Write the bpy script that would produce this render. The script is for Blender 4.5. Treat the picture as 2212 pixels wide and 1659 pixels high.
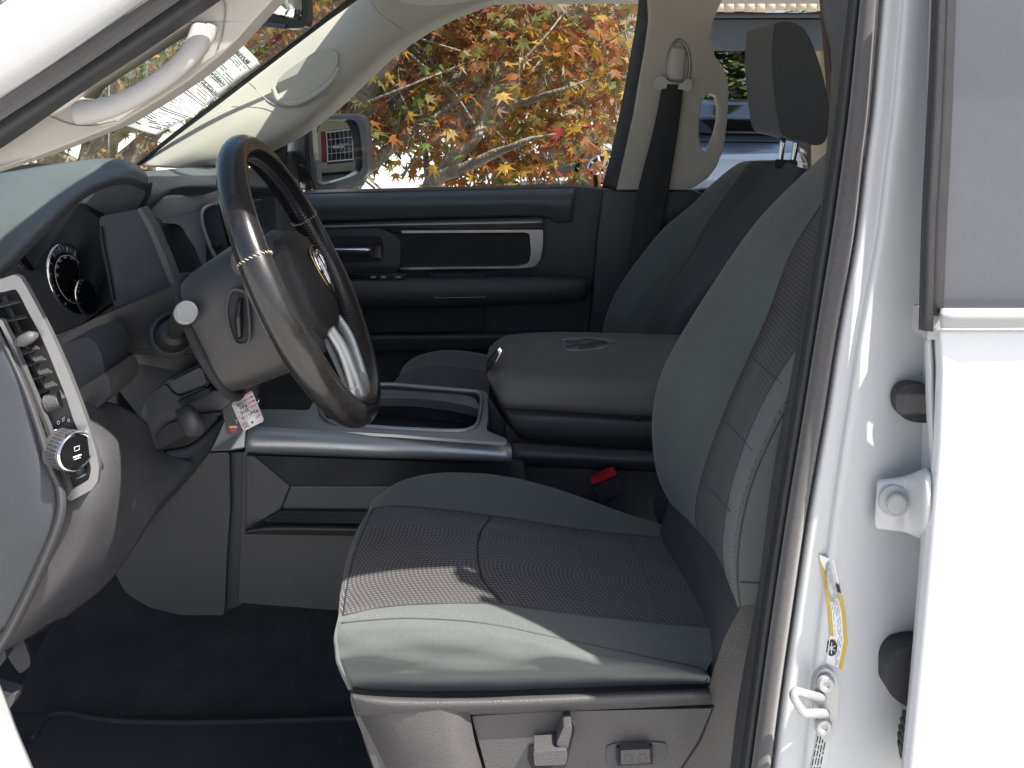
import bpy, bmesh, math, random
from mathutils import Vector, Matrix
from mathutils.geometry import tessellate_polygon
random.seed(7)
S = bpy.context.scene
for o in list(bpy.data.objects): bpy.data.objects.remove(o)
# ---------------------------------------------------------------- camera
F, CX, HV, HZ = 1950.0, 1106.0, 200.0, 1.6        # focal length in photo units, optical axis, horizon row, eye height
cam = bpy.data.objects.new('camera', bpy.data.cameras.new('camera')); S.collection.objects.link(cam)
cam.location = (0, 0, HZ); cam.rotation_euler = (math.radians(90), 0, 0)
cam.data.sensor_width = 36; cam.data.lens = 36*F/2212; cam.data.shift_y = -(829.5-HV)/2212
cam.data.clip_start = .05; cam.data.clip_end = 600
S.camera = cam
# ---------------------------------------------------------------- light
SUN = Vector((.50, -.285, .90)).normalized()
w = bpy.data.worlds.new('World'); S.world = w; w.use_nodes = True
nt = w.node_tree; bg = nt.nodes['Background']; sk = nt.nodes.new('ShaderNodeTexSky')
sk.sky_type = 'NISHITA'; sk.sun_disc = False
sk.sun_elevation = math.asin(SUN.z); sk.sun_rotation = math.atan2(SUN.x, SUN.y)
nt.links.new(sk.outputs[0], bg.inputs[0]); bg.inputs[1].default_value = .10
sk.dust_density = 3; sk.ozone_density = .8; sk.air_density = .9
sl = bpy.data.lights.new('sun', 'SUN'); sl.energy = 4.8; sl.angle = math.radians(.5); sl.color = (1, .96, .9)
so = bpy.data.objects.new('sun', sl); S.collection.objects.link(so); so.rotation_euler = SUN.to_track_quat('Z', 'Y').to_euler(); so.location=(0,0,8)
S.view_settings.view_transform = 'Standard'; S.view_settings.look = 'None'; S.view_settings.gamma = 1
S.view_settings.use_curve_mapping = False; S.view_settings.exposure = 1.2
S.render.engine = 'CYCLES'
S.cycles.max_bounces = 10; S.cycles.diffuse_bounces = 6; S.cycles.transparent_max_bounces = 16

# ---------------------------------------------------------------- helpers
def P(u, v, Y): return Vector(((u-CX)*Y/F, Y, HZ-(v-HV)*Y/F))
def px(n, Y): return n*Y/F
col = S.collection
def tag(o, label=None, cat=None, group=None, kind=None):
    if label: o['label'] = label
    if cat: o['category'] = cat
    if group: o['group'] = group
    if kind: o['kind'] = kind
    return o
def empty(name, loc, label, cat, group=None):
    o = bpy.data.objects.new(name, None); col.objects.link(o); o.location = loc; o.empty_display_size = .1
    return tag(o, label, cat, group)
def wloc(o):
    l = Vector((0,0,0))
    while o: l = l+Vector(o.location); o = o.parent
    return l
def link(name, me, par=None, origin=None):
    if origin is None:
        vs = me.vertices
        lo = Vector([min(v.co[i] for v in vs) for i in range(3)]); hi = Vector([max(v.co[i] for v in vs) for i in range(3)])
        origin = (lo+hi)/2
    me.transform(Matrix.Translation(-origin))
    o = bpy.data.objects.new(name, me); col.objects.link(o)
    if par is not None: o.parent = par; o.location = origin-wloc(par)
    else: o.location = origin
    return o
def mk(name, verts, faces, mats, par=None, mi=None, uvs=None, smooth=True, bev=0, seg=2, solid=0, sub=0, origin=None, angle=35):
    me = bpy.data.meshes.new(name); me.from_pydata([tuple(v) for v in verts], [], faces)
    if not isinstance(mats, (list, tuple)): mats = [mats]
    for m in mats: me.materials.append(m)
    if mi:
        for p, i in zip(me.polygons, mi): p.material_index = i
    if uvs:
        ul = me.uv_layers.new(name='UVMap')
        for l in me.loops: ul.data[l.index].uv = uvs[l.vertex_index]
    bm = bmesh.new(); bm.from_mesh(me); bmesh.ops.recalc_face_normals(bm, faces=bm.faces); bm.to_mesh(me); bm.free()
    for p in me.polygons: p.use_smooth = smooth
    o = link(name, me, par, origin)
    if sub:
        m = o.modifiers.new('s', 'SUBSURF'); m.levels = m.render_levels = sub
    if solid:
        m = o.modifiers.new('t', 'SOLIDIFY'); m.thickness = solid; m.offset = 0
    if bev:
        m = o.modifiers.new('b', 'BEVEL'); m.width = bev; m.segments = seg; m.limit_method = 'ANGLE'; m.angle_limit = math.radians(angle); m.use_clamp_overlap = True
        n = o.modifiers.new('w', 'WEIGHTED_NORMAL'); n.keep_sharp = True
    return o
def cr(pts, n, closed=False):
    pts = [Vector(p) for p in pts]; L = len(pts); out = []
    rng = range(L) if closed else range(L-1)
    for i in rng:
        if closed: a, b, c, d = pts[i-1], pts[i], pts[(i+1) % L], pts[(i+2) % L]
        else:
            b, c = pts[i], pts[i+1]
            a = pts[i-1] if i > 0 else b*2-c
            d = pts[i+2] if i+2 < L else c*2-b
        for k in range(n):
            t = k/n
            out.append(.5*((2*b)+(c-a)*t+(2*a-5*b+4*c-d)*t*t+(3*b-a-3*c+d)*t**3))
    if not closed: out.append(pts[-1])
    return out
def rnd(pts, r):
    if not r: return [Vector(p) for p in pts]
    pts = [Vector(p) for p in pts]; out = []; L = len(pts)
    for i in range(L):
        a, b, c = pts[i-1], pts[i], pts[(i+1) % L]
        da, dc = (a-b), (c-b)
        ra = min(r, da.length*.45); rc = min(r, dc.length*.45)
        p0 = b+da.normalized()*ra; p1 = b+dc.normalized()*rc
        for k in range(5):
            t = k/4; out.append(p0*(1-t)**2+b*2*t*(1-t)+p1*t*t)
    return out
def to3(pts, Y):
    out = []
    for p in pts:
        if len(p) == 3: out.append(P(*p))
        else: out.append(P(p[0], p[1], Y(p[0], p[1]) if callable(Y) else Y))
    return out
def lift(pts, Y):   # give every photo point its depth
    return [Vector((p[0], p[1], p[2] if len(p) > 2 else (Y(p[0], p[1]) if callable(Y) else Y))) for p in pts]
def slab3(name, loop, th, mat, par=None, holes=(), bev=.003, seg=2, dirv=(0,1,0), smooth=True, angle=35):
    d = Vector(dirv)*th; loops = [loop]+list(holes); flat = [v for l in loops for v in l]; N = len(flat)
    tris = tessellate_polygon([[Vector((v.x, v.z, 0)) if abs(Vector(dirv).y) > .5 else v for v in l] for l in loops])
    verts = flat+[v+d for v in flat]
    faces = []
    if not holes and len(loop) > 2:
        faces = [list(range(len(loop))), [i+N for i in reversed(range(len(loop)))]]
        if True:
            faces = [tuple(t) for t in tris]+[tuple(i+N for i in reversed(t)) for t in tris]
    else: faces = [tuple(t) for t in tris]+[tuple(i+N for i in reversed(t)) for t in tris]
    k = 0
    for l in loops:
        n = len(l)
        for i in range(n):
            a, b = k+i, k+(i+1) % n
            faces.append((a, b, b+N, a+N))
        k += n
    return mk(name, verts, faces, mat, par, bev=bev, seg=seg, smooth=smooth, angle=angle)
def slab(name, pts, Y, th, mat, par=None, r=0, holes=(), bev=.003, seg=2, sm=0, dirv=(0,1,0), angle=35):
    def prep(q):
        q = lift(q, Y)
        q = [P(*p) for p in q]
        if sm: q = cr(q, sm, True)
        elif r:
            q = rnd(q, r*q[0].y/F)
        return q
    return slab3(name, prep(pts), th, mat, par, [prep(h) for h in holes], bev, seg, dirv, angle=angle)
def patch(name, rows, mats, par=None, nu=4, nv=4, band=None, solid=0, close=False, bump=None):
    # rows: list of rows of (u,v,Y) -> smooth sheet through all the points
    R = [[P(*p) for p in r] for r in rows]
    R = [cr(r, nu) for r in R]
    nc = len(R[0]); cols = [cr([r[j] for r in R], nv) for j in range(nc)]
    nr = len(cols[0]); verts = []; uvs = []
    for i in range(nr):
        s = 0
        for j in range(nc):
            if j: s += (cols[j][i]-cols[j-1][i]).length
            t = sum((cols[j][k]-cols[j][k-1]).length for k in range(1, i+1)) if nr < 60 else i*.01
            verts.append(cols[j][i]); uvs.append((s, t))
    if bump: verts = [bump(Vector(v), uv) for v, uv in zip(verts, uvs)]
    faces = []; mi = []
    for i in range(nr-1):
        for j in range(nc-1):
            a = i*nc+j; faces.append((a, a+1, a+nc+1, a+nc))
            mi.append(band[min(i//nv, len(band)-1)] if band else 0)
    return mk(name, verts, faces, mats, par, mi=mi, uvs=uvs, solid=solid)
def tube(name, pts, r, mat, par=None, n=4, k=10, closed=False, flat=1.0, up=None, caps=True, raw=False):
    path = cr(pts, n, closed) if n > 1 else [Vector(p) for p in pts]
    L = len(path)
    if isinstance(r, (list, tuple)):
        rr = [];
        for i in range(L):
            t = i/(L-1)*(len(r)-1); a = int(min(t, len(r)-2)); rr.append(r[a]*(1-(t-a))+r[a+1]*(t-a))
    else: rr = [r]*L
    verts = []; faces = []; prev = None
    for i, p in enumerate(path):
        if closed: tg = (path[(i+1) % L]-path[i-1]).normalized()
        else: tg = (path[min(i+1, L-1)]-path[max(i-1, 0)]).normalized()
        if up is not None: nrm = Vector(up)
        elif prev is None: nrm = Vector((0,0,1)) if abs(tg.z) < .9 else Vector((1,0,0))
        else: nrm = prev
        nrm = (nrm-tg*nrm.dot(tg)).normalized(); prev = nrm; bn = tg.cross(nrm)
        for a in range(k):
            th = 2*math.pi*a/k; verts.append(p+nrm*math.cos(th)*rr[i]+bn*math.sin(th)*rr[i]*flat)
    for i in range(L if closed else L-1):
        for a in range(k):
            b = (a+1) % k; j = (i+1) % L
            faces.append((i*k+a, i*k+b, j*k+b, j*k+a))
    if caps and not closed:
        faces.append(tuple(range(k))[::-1]); faces.append(tuple((L-1)*k+a for a in range(k)))
    if raw: return verts, faces
    return mk(name, verts, faces, mat, par)
def lathe(name, c, ax, prof, mat, par=None, k=28, e1=None, mi=None):
    ax = Vector(ax).normalized()
    if e1 is None: e1 = ax.orthogonal()
    e1 = (Vector(e1)-ax*Vector(e1).dot(ax)).normalized(); e2 = ax.cross(e1)
    verts = []; faces = []
    for (r, h) in prof:
        for a in range(k):
            th = 2*math.pi*a/k; verts.append(Vector(c)+ax*h+(e1*math.cos(th)+e2*math.sin(th))*max(r, 1e-5))
    m = []
    for i in range(len(prof)-1):
        for a in range(k):
            b = (a+1) % k; faces.append((i*k+a, i*k+b, (i+1)*k+b, (i+1)*k+a)); m.append(mi[i] if mi else 0)
    return mk(name, verts, faces, mat, par, mi=m if mi else None, bev=.0004, seg=1)
def box(name, lo, hi, mat, par=None, bev=.004, seg=2, origin=None):
    x0,y0,z0 = lo; x1,y1,z1 = hi
    v = [(x0,y0,z0),(x1,y0,z0),(x1,y1,z0),(x0,y1,z0),(x0,y0,z1),(x1,y0,z1),(x1,y1,z1),(x0,y1,z1)]
    f = [(0,3,2,1),(4,5,6,7),(0,1,5,4),(1,2,6,5),(2,3,7,6),(3,0,4,7)]
    return mk(name, v, f, mat, par, bev=bev, seg=seg, origin=origin)
class MB:
    def __init__(s): s.v = []; s.f = []; s.m = []
    def add(s, v, f, m=0):
        k = len(s.v); s.v += [Vector(a) for a in v]; s.f += [tuple(i+k for i in q) for q in f]; s.m += [m]*len(f)
    def quad(s, a, b, c, d, m=0): s.add([a,b,c,d], [(0,1,2,3)], m)
    def box(s, lo, hi, m=0):
        x0,y0,z0 = lo; x1,y1,z1 = hi
        s.add([(x0,y0,z0),(x1,y0,z0),(x1,y1,z0),(x0,y1,z0),(x0,y0,z1),(x1,y0,z1),(x1,y1,z1),(x0,y1,z1)],
              [(0,3,2,1),(4,5,6,7),(0,1,5,4),(1,2,6,5),(2,3,7,6),(3,0,4,7)], m)
    def tube(s, pts, r, n=3, k=8, m=0, closed=False, flat=1., up=None):
        v, f = tube('', pts, r, None, n=n, k=k, closed=closed, flat=flat, up=up, raw=True); s.add(v, f, m)
    def build(s, name, mats, par=None, **kw): return mk(name, s.v, s.f, mats, par, mi=s.m, **kw)
def text(s, o, right, up, size, mb, m=0, off=.0004, bold=0, squash=1.):
    # writes a string as flat letters into the mesh builder mb, in the plane given by right/up
    c = bpy.data.curves.new('t', 'FONT'); c.body = s; c.size = size; c.offset = bold; c.resolution_u = 2
    ob = bpy.data.objects.new('t', c); col.objects.link(ob)
    bpy.context.view_layer.update()
    me = bpy.data.meshes.new_from_object(ob)
    right = Vector(right).normalized(); up = Vector(up).normalized(); n = right.cross(up)
    if n.y > 0: n = -n
    vs = [Vector(o)+right*v.co.x*squash+up*v.co.y+n*off for v in me.vertices]
    mb.add(vs, [tuple(p.vertices) for p in me.polygons], m)
    bpy.data.objects.remove(ob); bpy.data.meshes.remove(me); bpy.data.curves.remove(c)

from mathutils.bvhtree import BVHTree
from mathutils import noise
def bvh(o):
    w = wloc(o); me = o.data
    return BVHTree.FromPolygons([w+v.co for v in me.vertices], [tuple(p.vertices) for p in me.polygons])
def onto(tree, pts, n=5, off=.001, Y0=1.3):   # lay a line of points onto a surface
    q = cr([Vector((a, b, 0)) for a, b in pts], n); out = []
    o = Vector((0,0,HZ)); last = Y0
    for p in q:
        d = (P(p.x, p.y, 1)-o).normalized(); h = tree.ray_cast(o, d)
        if h[0] is not None: out.append(h[0]-d*off)
    return out
# ---------------------------------------------------------------- materials
def mat(name, c, rough=.5, metal=0, bump=0, bs=600, var=.06, vs=6, coat=0, sheen=0, spec=.5, btype='noise', dist=.001):
    m = bpy.data.materials.new(name); m.use_nodes = True; t = m.node_tree; b = t.nodes['Principled BSDF']
    b.inputs['Roughness'].default_value = rough; b.inputs['Metallic'].default_value = metal
    b.inputs['Coat Weight'].default_value = coat; b.inputs['Sheen Weight'].default_value = sheen
    b.inputs['Specular IOR Level'].default_value = spec; b.inputs['Coat Roughness'].default_value = .06
    tc = t.nodes.new('ShaderNodeTexCoord'); n = t.nodes.new('ShaderNodeTexNoise'); n.inputs['Scale'].default_value = vs; n.inputs['Detail'].default_value = 6
    t.links.new(tc.outputs['Object'], n.inputs['Vector'])
    r = t.nodes.new('ShaderNodeValToRGB'); t.links.new(n.outputs['Fac'], r.inputs['Fac'])
    r.color_ramp.elements[0].position = .3; r.color_ramp.elements[1].position = .7
    r.color_ramp.elements[0].color = (*[x*(1-var) for x in c], 1); r.color_ramp.elements[1].color = (*[min(1, x*(1+var)) for x in c], 1)
    nf = t.nodes.new('ShaderNodeTexNoise'); nf.inputs['Scale'].default_value = 210; nf.inputs['Detail'].default_value = 5; t.links.new(tc.outputs['Object'], nf.inputs['Vector'])
    mf = t.nodes.new('ShaderNodeMapRange'); mf.inputs['From Min'].default_value = .3; mf.inputs['From Max'].default_value = .7; mf.inputs['To Min'].default_value = 1-var*.8; mf.inputs['To Max'].default_value = 1+var*.8; t.links.new(nf.outputs['Fac'], mf.inputs['Value'])
    mm = t.nodes.new('ShaderNodeVectorMath'); mm.operation = 'SCALE'; t.links.new(r.outputs['Color'], mm.inputs[0]); t.links.new(mf.outputs[0], mm.inputs['Scale'])
    t.links.new(mm.outputs[0], b.inputs['Base Color'])
    mr = t.nodes.new('ShaderNodeMapRange'); n3 = t.nodes.new('ShaderNodeTexNoise'); n3.inputs['Scale'].default_value = vs*4; n3.inputs['Detail'].default_value = 4
    t.links.new(tc.outputs['Object'], n3.inputs['Vector']); t.links.new(n3.outputs['Fac'], mr.inputs['Value'])
    mr.inputs['To Min'].default_value = max(0, rough*.72); mr.inputs['To Max'].default_value = min(1, rough*1.3)
    t.links.new(mr.outputs[0], b.inputs['Roughness'])
    if bump:
        if btype == 'vor':
            n2 = t.nodes.new('ShaderNodeTexVoronoi'); n2.inputs['Scale'].default_value = bs; out = n2.outputs['Distance']
        else:
            n2 = t.nodes.new('ShaderNodeTexNoise'); n2.inputs['Scale'].default_value = bs; n2.inputs['Detail'].default_value = 2; out = n2.outputs['Fac']
        t.links.new(tc.outputs['Object'], n2.inputs['Vector'])
        bp = t.nodes.new('ShaderNodeBump'); bp.inputs['Strength'].default_value = bump; bp.inputs['Distance'].default_value = dist
        t.links.new(out, bp.inputs['Height']); t.links.new(bp.outputs[0], b.inputs['Normal'])
    return m
def glass(name, tint=(1,1,1), refl=.08, rough=0.0, boost=1.0):
    m = bpy.data.materials.new(name); m.use_nodes = True; t = m.node_tree; t.nodes.clear()
    o = t.nodes.new('ShaderNodeOutputMaterial'); mx = t.nodes.new('ShaderNodeMixShader'); tr = t.nodes.new('ShaderNodeBsdfTransparent'); g = t.nodes.new('ShaderNodeBsdfGlossy')
    tr.inputs[0].default_value = (*tint, 1); g.inputs['Roughness'].default_value = rough
    f0 = t.nodes.new('ShaderNodeLayerWeight'); f0.inputs[0].default_value = .5
    pw = t.nodes.new('ShaderNodeMath'); pw.operation = 'POWER'; pw.inputs[1].default_value = 5; t.links.new(f0.outputs['Facing'], pw.inputs[0])
    lw = t.nodes.new('ShaderNodeMath'); lw.operation = 'MULTIPLY_ADD'; lw.inputs[1].default_value = .10; lw.inputs[2].default_value = .018; t.links.new(pw.outputs[0], lw.inputs[0])
    t.links.new(lw.outputs[0], mx.inputs[0]); t.links.new(tr.outputs[0], mx.inputs[1]); t.links.new(g.outputs[0], mx.inputs[2]); t.links.new(mx.outputs[0], o.inputs[0])
    return m
def weave(name, c1, c2, rough=.95, dens=180, bump=.6, rib=0):
    # ribbed cloth: rows of small dashes in UV (metres)
    m = mat(name, c1, rough, sheen=.25, spec=.2, vs=5, var=.1); t = m.node_tree; b = t.nodes['Principled BSDF']
    uv = t.nodes.new('ShaderNodeUVMap'); uv.uv_map = 'UVMap'
    w1 = t.nodes.new('ShaderNodeTexWave'); w1.wave_type = 'BANDS'; w1.bands_direction = 'X'; w1.inputs['Scale'].default_value = dens/6.283*1.0; w1.inputs['Distortion'].default_value = .25; w1.inputs['Detail Scale'].default_value = 6
    w2 = t.nodes.new('ShaderNodeTexWave'); w2.wave_type = 'BANDS'; w2.bands_direction = 'Y'; w2.inputs['Scale'].default_value = dens/6.283*1.6; w2.inputs['Distortion'].default_value = .3
    t.links.new(uv.outputs[0], w1.inputs['Vector']); t.links.new(uv.outputs[0], w2.inputs['Vector'])
    mul = t.nodes.new('ShaderNodeMath'); mul.operation = 'MULTIPLY'; t.links.new(w1.outputs['Fac'], mul.inputs[0]); t.links.new(w2.outputs['Fac'], mul.inputs[1])
    rp = t.nodes.new('ShaderNodeMixRGB'); rp.inputs[2].default_value = (*c2, 1)
    src = b.inputs['Base Color'].links[0].from_socket; t.links.new(src, rp.inputs[1]); t.links.new(mul.outputs[0], rp.inputs[0]); t.links.new(rp.outputs[0], b.inputs['Base Color'])
    bp = t.nodes.new('ShaderNodeBump'); bp.inputs['Strength'].default_value = bump; bp.inputs['Distance'].default_value = .0015; t.links.new(mul.outputs[0], bp.inputs['Height']); t.links.new(bp.outputs[0], b.inputs['Normal'])
    return m
M = {}
M['paint'] = mat('white_paint', (.66,.67,.675), .3, coat=.35, var=.015)
M['jamb'] = mat('jamb_paint', (.52,.53,.53), .40, coat=.15, var=.02)
M['rubber'] = mat('black_rubber', (.028,.028,.03), .6, bump=.5, bs=900, var=.2)
M['flock'] = mat('flocked_rubber', (.07,.066,.066), .9, bump=.5, bs=1400, var=.15, sheen=.3)
M['beige'] = mat('beige_trim', (.40,.375,.33), .55, bump=.12, bs=1500, var=.03)
M['beige2'] = mat('beige_handle', (.40,.385,.36), .5, bump=.05, bs=1200, var=.02)
M['head'] = mat('headliner', (.42,.40,.36), .95, bump=.3, bs=900, var=.05)
M['slate'] = mat('slate_vinyl', (.075,.087,.094), .42, bump=.55, bs=620, var=.05, btype='vor', dist=.0006)
M['dark'] = mat('dark_plastic', (.042,.045,.054), .5, bump=.25, bs=900, var=.08, dist=.0005)
M['dark2'] = mat('charcoal_plastic', (.060,.060,.064), .5, bump=.45, bs=700, var=.08, btype='vor', dist=.0005)
M['arm'] = mat('armrest_vinyl', (.115,.108,.100), .55, bump=.3, bs=700, var=.06, btype='vor', dist=.0004)
M['mirsh'] = mat('mirror_shell', (.013,.015,.019), .4, var=.05)
M['shell'] = mat('navy_plastic', (.026,.030,.042), .55, var=.06, bump=.1, bs=900)
M['brown'] = mat('warm_grey_plastic', (.042,.040,.040), .42, bump=.2, bs=900, var=.06, dist=.0004)
M['seatpl'] = mat('seat_plastic', (.078,.075,.075), .5, bump=.7, bs=520, var=.06, btype='vor', dist=.0007)
M['door'] = mat('door_vinyl', (.052,.057,.057), .5, bump=.4, bs=600, var=.08, btype='vor', dist=.0006)
M['black'] = mat('gloss_black', (.008,.008,.009), .12, var=.2)
M['cluster'] = mat('cluster_black', (.007,.008,.012), .6, var=.1, spec=.25)
M['void'] = mat('matte_black', (.021,.021,.024), .8, var=.2)
M['silver'] = mat('satin_silver', (.42,.435,.445), .38, metal=.6, var=.02)
M['silverd'] = mat('satin_grey', (.27,.268,.27), .35, metal=.7, var=.03)
M['chrome'] = mat('chrome', (.85,.85,.86), .06, metal=1, var=.01)
M['mirror'] = mat('mirror', (.82,.84,.84), .005, metal=1, var=.0)
M['leather'] = mat('black_leather', (.012,.012,.013), .2, bump=.12, bs=500, var=.2, dist=.0004, coat=.35)
M['leatherw'] = mat('worn_leather', (.013,.0125,.012), .30, coat=.3, bump=.25, bs=420, var=.25, dist=.0005, vs=14)
M['leatherd'] = mat('grained_leather', (.016,.0155,.016), .5, bump=.5, bs=600, var=.2, dist=.0005, btype='vor')
M['thread'] = mat('tan_thread', (.5,.42,.33), .8)
M['threadk'] = mat('grey_thread', (.05,.048,.048), .7)
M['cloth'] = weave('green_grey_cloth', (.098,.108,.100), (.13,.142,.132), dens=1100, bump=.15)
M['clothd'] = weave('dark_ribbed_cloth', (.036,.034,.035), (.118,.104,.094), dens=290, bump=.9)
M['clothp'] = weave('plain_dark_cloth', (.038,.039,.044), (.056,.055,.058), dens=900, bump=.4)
M['clothst'] = mat('grey_green_thread', (.19,.20,.19), .8)
M['clothi'] = weave('brown_black_cloth', (.030,.027,.027), (.052,.046,.044), dens=290, bump=.5)
M['clothh'] = mat('headrest_cloth', (.058,.061,.066), .95, sheen=.2, bump=.5, bs=900, var=.06)
M['carpet'] = mat('black_carpet', (.026,.028,.033), 1, bump=1, bs=500, var=.25, vs=20, dist=.003)
M['matt'] = mat('floor_mat', (.030,.033,.039), .9, bump=.8, bs=380, var=.15, vs=12, dist=.002)
M['white'] = mat('white_plastic', (.75,.75,.74), .4)
M['cap'] = mat('grey_cap', (.36,.36,.36), .45, bump=.1, bs=1200)
M['ink'] = mat('black_ink', (.03,.03,.03), .7)
M['inkg'] = mat('grey_ink', (.28,.28,.29), .8)
M['red'] = mat('red_plastic', (.45,.02,.02), .35)
M['inkr'] = mat('red_ink', (.6,.06,.08), .7)
M['inko'] = mat('orange_ink', (.62,.25,.16), .7)
M['paper'] = mat('paper', (.76,.77,.77), .8, var=.02)
M['sheet'] = mat('sales_sheet', (.50,.51,.52), .8, var=.02)
M['yellow'] = mat('yellow_ink', (.55,.38,.05), .6)
M['zinc'] = mat('zinc_steel', (.42,.43,.43), .42, metal=.45, var=.08, vs=25)
M['brass'] = mat('gold_chrome', (.6,.42,.2), .15, metal=1)
M['glow'] = mat('print_white', (.75,.78,.8), .5)
M['glass'] = glass('window_glass', (.93,.96,.95), .1)
M['wind'] = glass('windshield_glass', (.80,.86,.80), .1)
M['tint'] = mat('tinted_glass', (.085,.088,.102), .45, var=.05, vs=3, coat=.35, bump=.05, bs=1200)
M['jambg'] = mat('sticker_film', (.55,.56,.57), .3)

# ================================================================ TRUCK
truck = empty('pickup_truck', (.3, 1.95, 0), 'white pickup truck with its driver door open on a charcoal cloth cab', 'pickup truck')
T = truck
# ---------------- shell: roof, floor, firewall, cab back (out of frame, they close the cab and cast its shade)
def roofz(x, y):
    return 2.03-.05*max(0, -x+.1)**1.5-.10*abs((y-1.92)/.85)**4
def build_roof():
    v = []; f = []; nx, ny = 24, 20
    for k, dz in ((0, 0), (1, -.05)):
        for i in range(nx+1):
            for j in range(ny+1):
                x = -.42+2.1*i/nx; y = 1.065+1.70*j/ny
                if x < -.1: y = 1.92+(y-1.92)*(1)
                v.append((x, y, roofz(x, y)+dz))
    n = (nx+1)*(ny+1)
    for i in range(nx):
        for j in range(ny):
            a = i*(ny+1)+j; q = (a, a+1, a+ny+2, a+ny+1); f.append(q); f.append(tuple(k+n for k in reversed(q)))
    per = [i*(ny+1) for i in range(nx+1)]+[nx*(ny+1)+j for j in range(1, ny+1)]+[i*(ny+1)+ny for i in range(nx-1, -1, -1)]+[j for j in range(ny-1, 0, -1)]
    for a, b in zip(per, per[1:]+per[:1]): f.append((a, b, b+n, a+n))
    return v, f
v, f = build_roof(); roof = mk('roof', v, f, [M['paint']], T)
v2 = [(x, 1.92+(y-1.92)*.97, z-.013) for (x, y, z) in v]; mk('headliner', v2, f, M['head'], roof)
fl = box('cab_floor', (-1.35, 1.08, .34), (1.6, 2.72, .405), M['carpet'], T, bev=0)
box('firewall', (-1.34, 1.1, .50), (-1.25, 2.72, 1.30), M['carpet'], T, bev=0)
bk = MB(); bk.box((1.55, 1.1, .5), (1.62, 2.74, 1.42)); bk.box((1.55, 1.1, 1.42), (1.62, 1.35, 1.86)); bk.box((1.55, 2.5, 1.42), (1.62, 2.74, 1.86))
bk.build('cab_back', M['beige'], T)
hb = box('hood', (-2.2, 1.08, 1.18), (-1.36, 2.80, 1.26), M['paint'], T, bev=.03, seg=4)
cowl = slab('cowl', [(-60,372),(75,352),(250,360),(330,372),(330,430),(-60,430)], 2.2, .03, M['void'], T, bev=.002)
# rear bench, dark in the back of the cab
rb = box('rear_seat', (1.05, 1.2, .50), (1.5, 2.6, .93), M['clothp'], T, bev=.05, seg=4); box('backrest', (1.32, 1.2, .935), (1.52, 2.6, 1.42), M['clothp'], rb, bev=.05, seg=4)

# ---------------- near windshield pillar (top left of the picture)
outer = patch('windshield_pillar', [
    [(-420,260,1.10),(-150,120,1.08),(150,-90,1.06),(420,-280,1.05)],
    [(-420,330,1.03),(-150,180,1.02),(60,40,1.01),(330,-140,1.0)],
    [(-420,430,1.03),(-100,225,1.03),(120,85,1.02),(420,-110,1.01)],
    [(-420,500,1.07),(-100,280,1.07),(110,138,1.06),(430,-88,1.05)]], M['paint'], T, 6, 6, solid=.006)
tag(outer, 'white windshield pillar on the driver side with a beige grab handle')
def strip(name, a, b, Ya, Yb, th, m, par, bulge=.01, n=6):
    rows = [[(u, v, Ya) for u, v in a], [((p[0]+q[0])/2, (p[1]+q[1])/2, (Ya+Yb)/2-bulge) for p, q in zip(a, b)], [(u, v, Yb) for u, v in b]]
    return patch(name, rows, m, par, n, n, solid=th)
strip('door_seal', [(-200,345),(0,213),(150,110),(306,2),(460,-105)], [(-200,395),(0,262),(150,165),(330,42),(520,-90)], 1.065, 1.085, .004, M['flock'], outer, .02)
strip('door_seal', [(-200,398),(0,264),(150,167),(330,44),(520,-88)], [(-200,440),(0,318),(165,205),(340,90),(560,-60)], 1.08, 1.10, .004, M['rubber'], outer, .012)
pt = [(-260,420),(-120,402),(0,364),(95,332),(180,299),(255,269),(340,218),(410,172),(476,119),(515,82),(544,48),(589,0),(640,-60),(700,-130),(560,-130),(470,0),(400,45),(340,82),(238,148),(120,230),(0,311),(-120,385)]
hole = [(175,212),(200,215),(235,214),(289,191),(325,169),(357,146),(385,120),(402,99),(415,75),(422,54),(413,50),(371,75),(320,106),(272,136),(225,166),(190,190)]
pil = slab('pillar_trim', pt, lambda u, v: 1.13+max(0, -u)*.0001, .05, M['beige'], outer, holes=[hole], bev=.009, seg=4, angle=30)
gh = [(168,244,1.125),(205,240,1.115),(262,222,1.11),(322,190,1.11),(380,148,1.11),(420,104,1.115),(440,60,1.13)]
tube('grab_handle', [P(*p) for p in gh], [.015,.0145,.0135,.013,.013,.014,.015], M['beige2'], pil, n=6, k=16, flat=.7)
patch('handle_recess', [[(405,105,1.135),(420,70,1.13),(440,48,1.128)],[(420,112,1.125),(440,85,1.12),(455,52,1.122)],[(430,122,1.13),(455,95,1.128),(472,58,1.128)]], M['beige2'], pil, 5, 5, solid=.003)
lm = MB(); 
for q in ([(480,-10),(487,20),(480,75),(470,108)], [(96,246),(150,268),(200,272),(250,262)]):
    lm = MB(); lm.tube([P(u, v, 1.1285) for u, v in q], .0009, n=5, k=5); lm.build('seam_line', M['silverd'], pil)
# sill / hinge pillar in white, bottom left corner
strip('sill', [(-80,1380),(-30,1440),(0,1505),(28,1580),(62,1662),(90,1740)], [(-160,1400),(-100,1460),(-70,1505),(-60,1580),(-60,1662),(-60,1740)], 1.10, 1.02, .01, M['paint'], T, .03)

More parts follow.
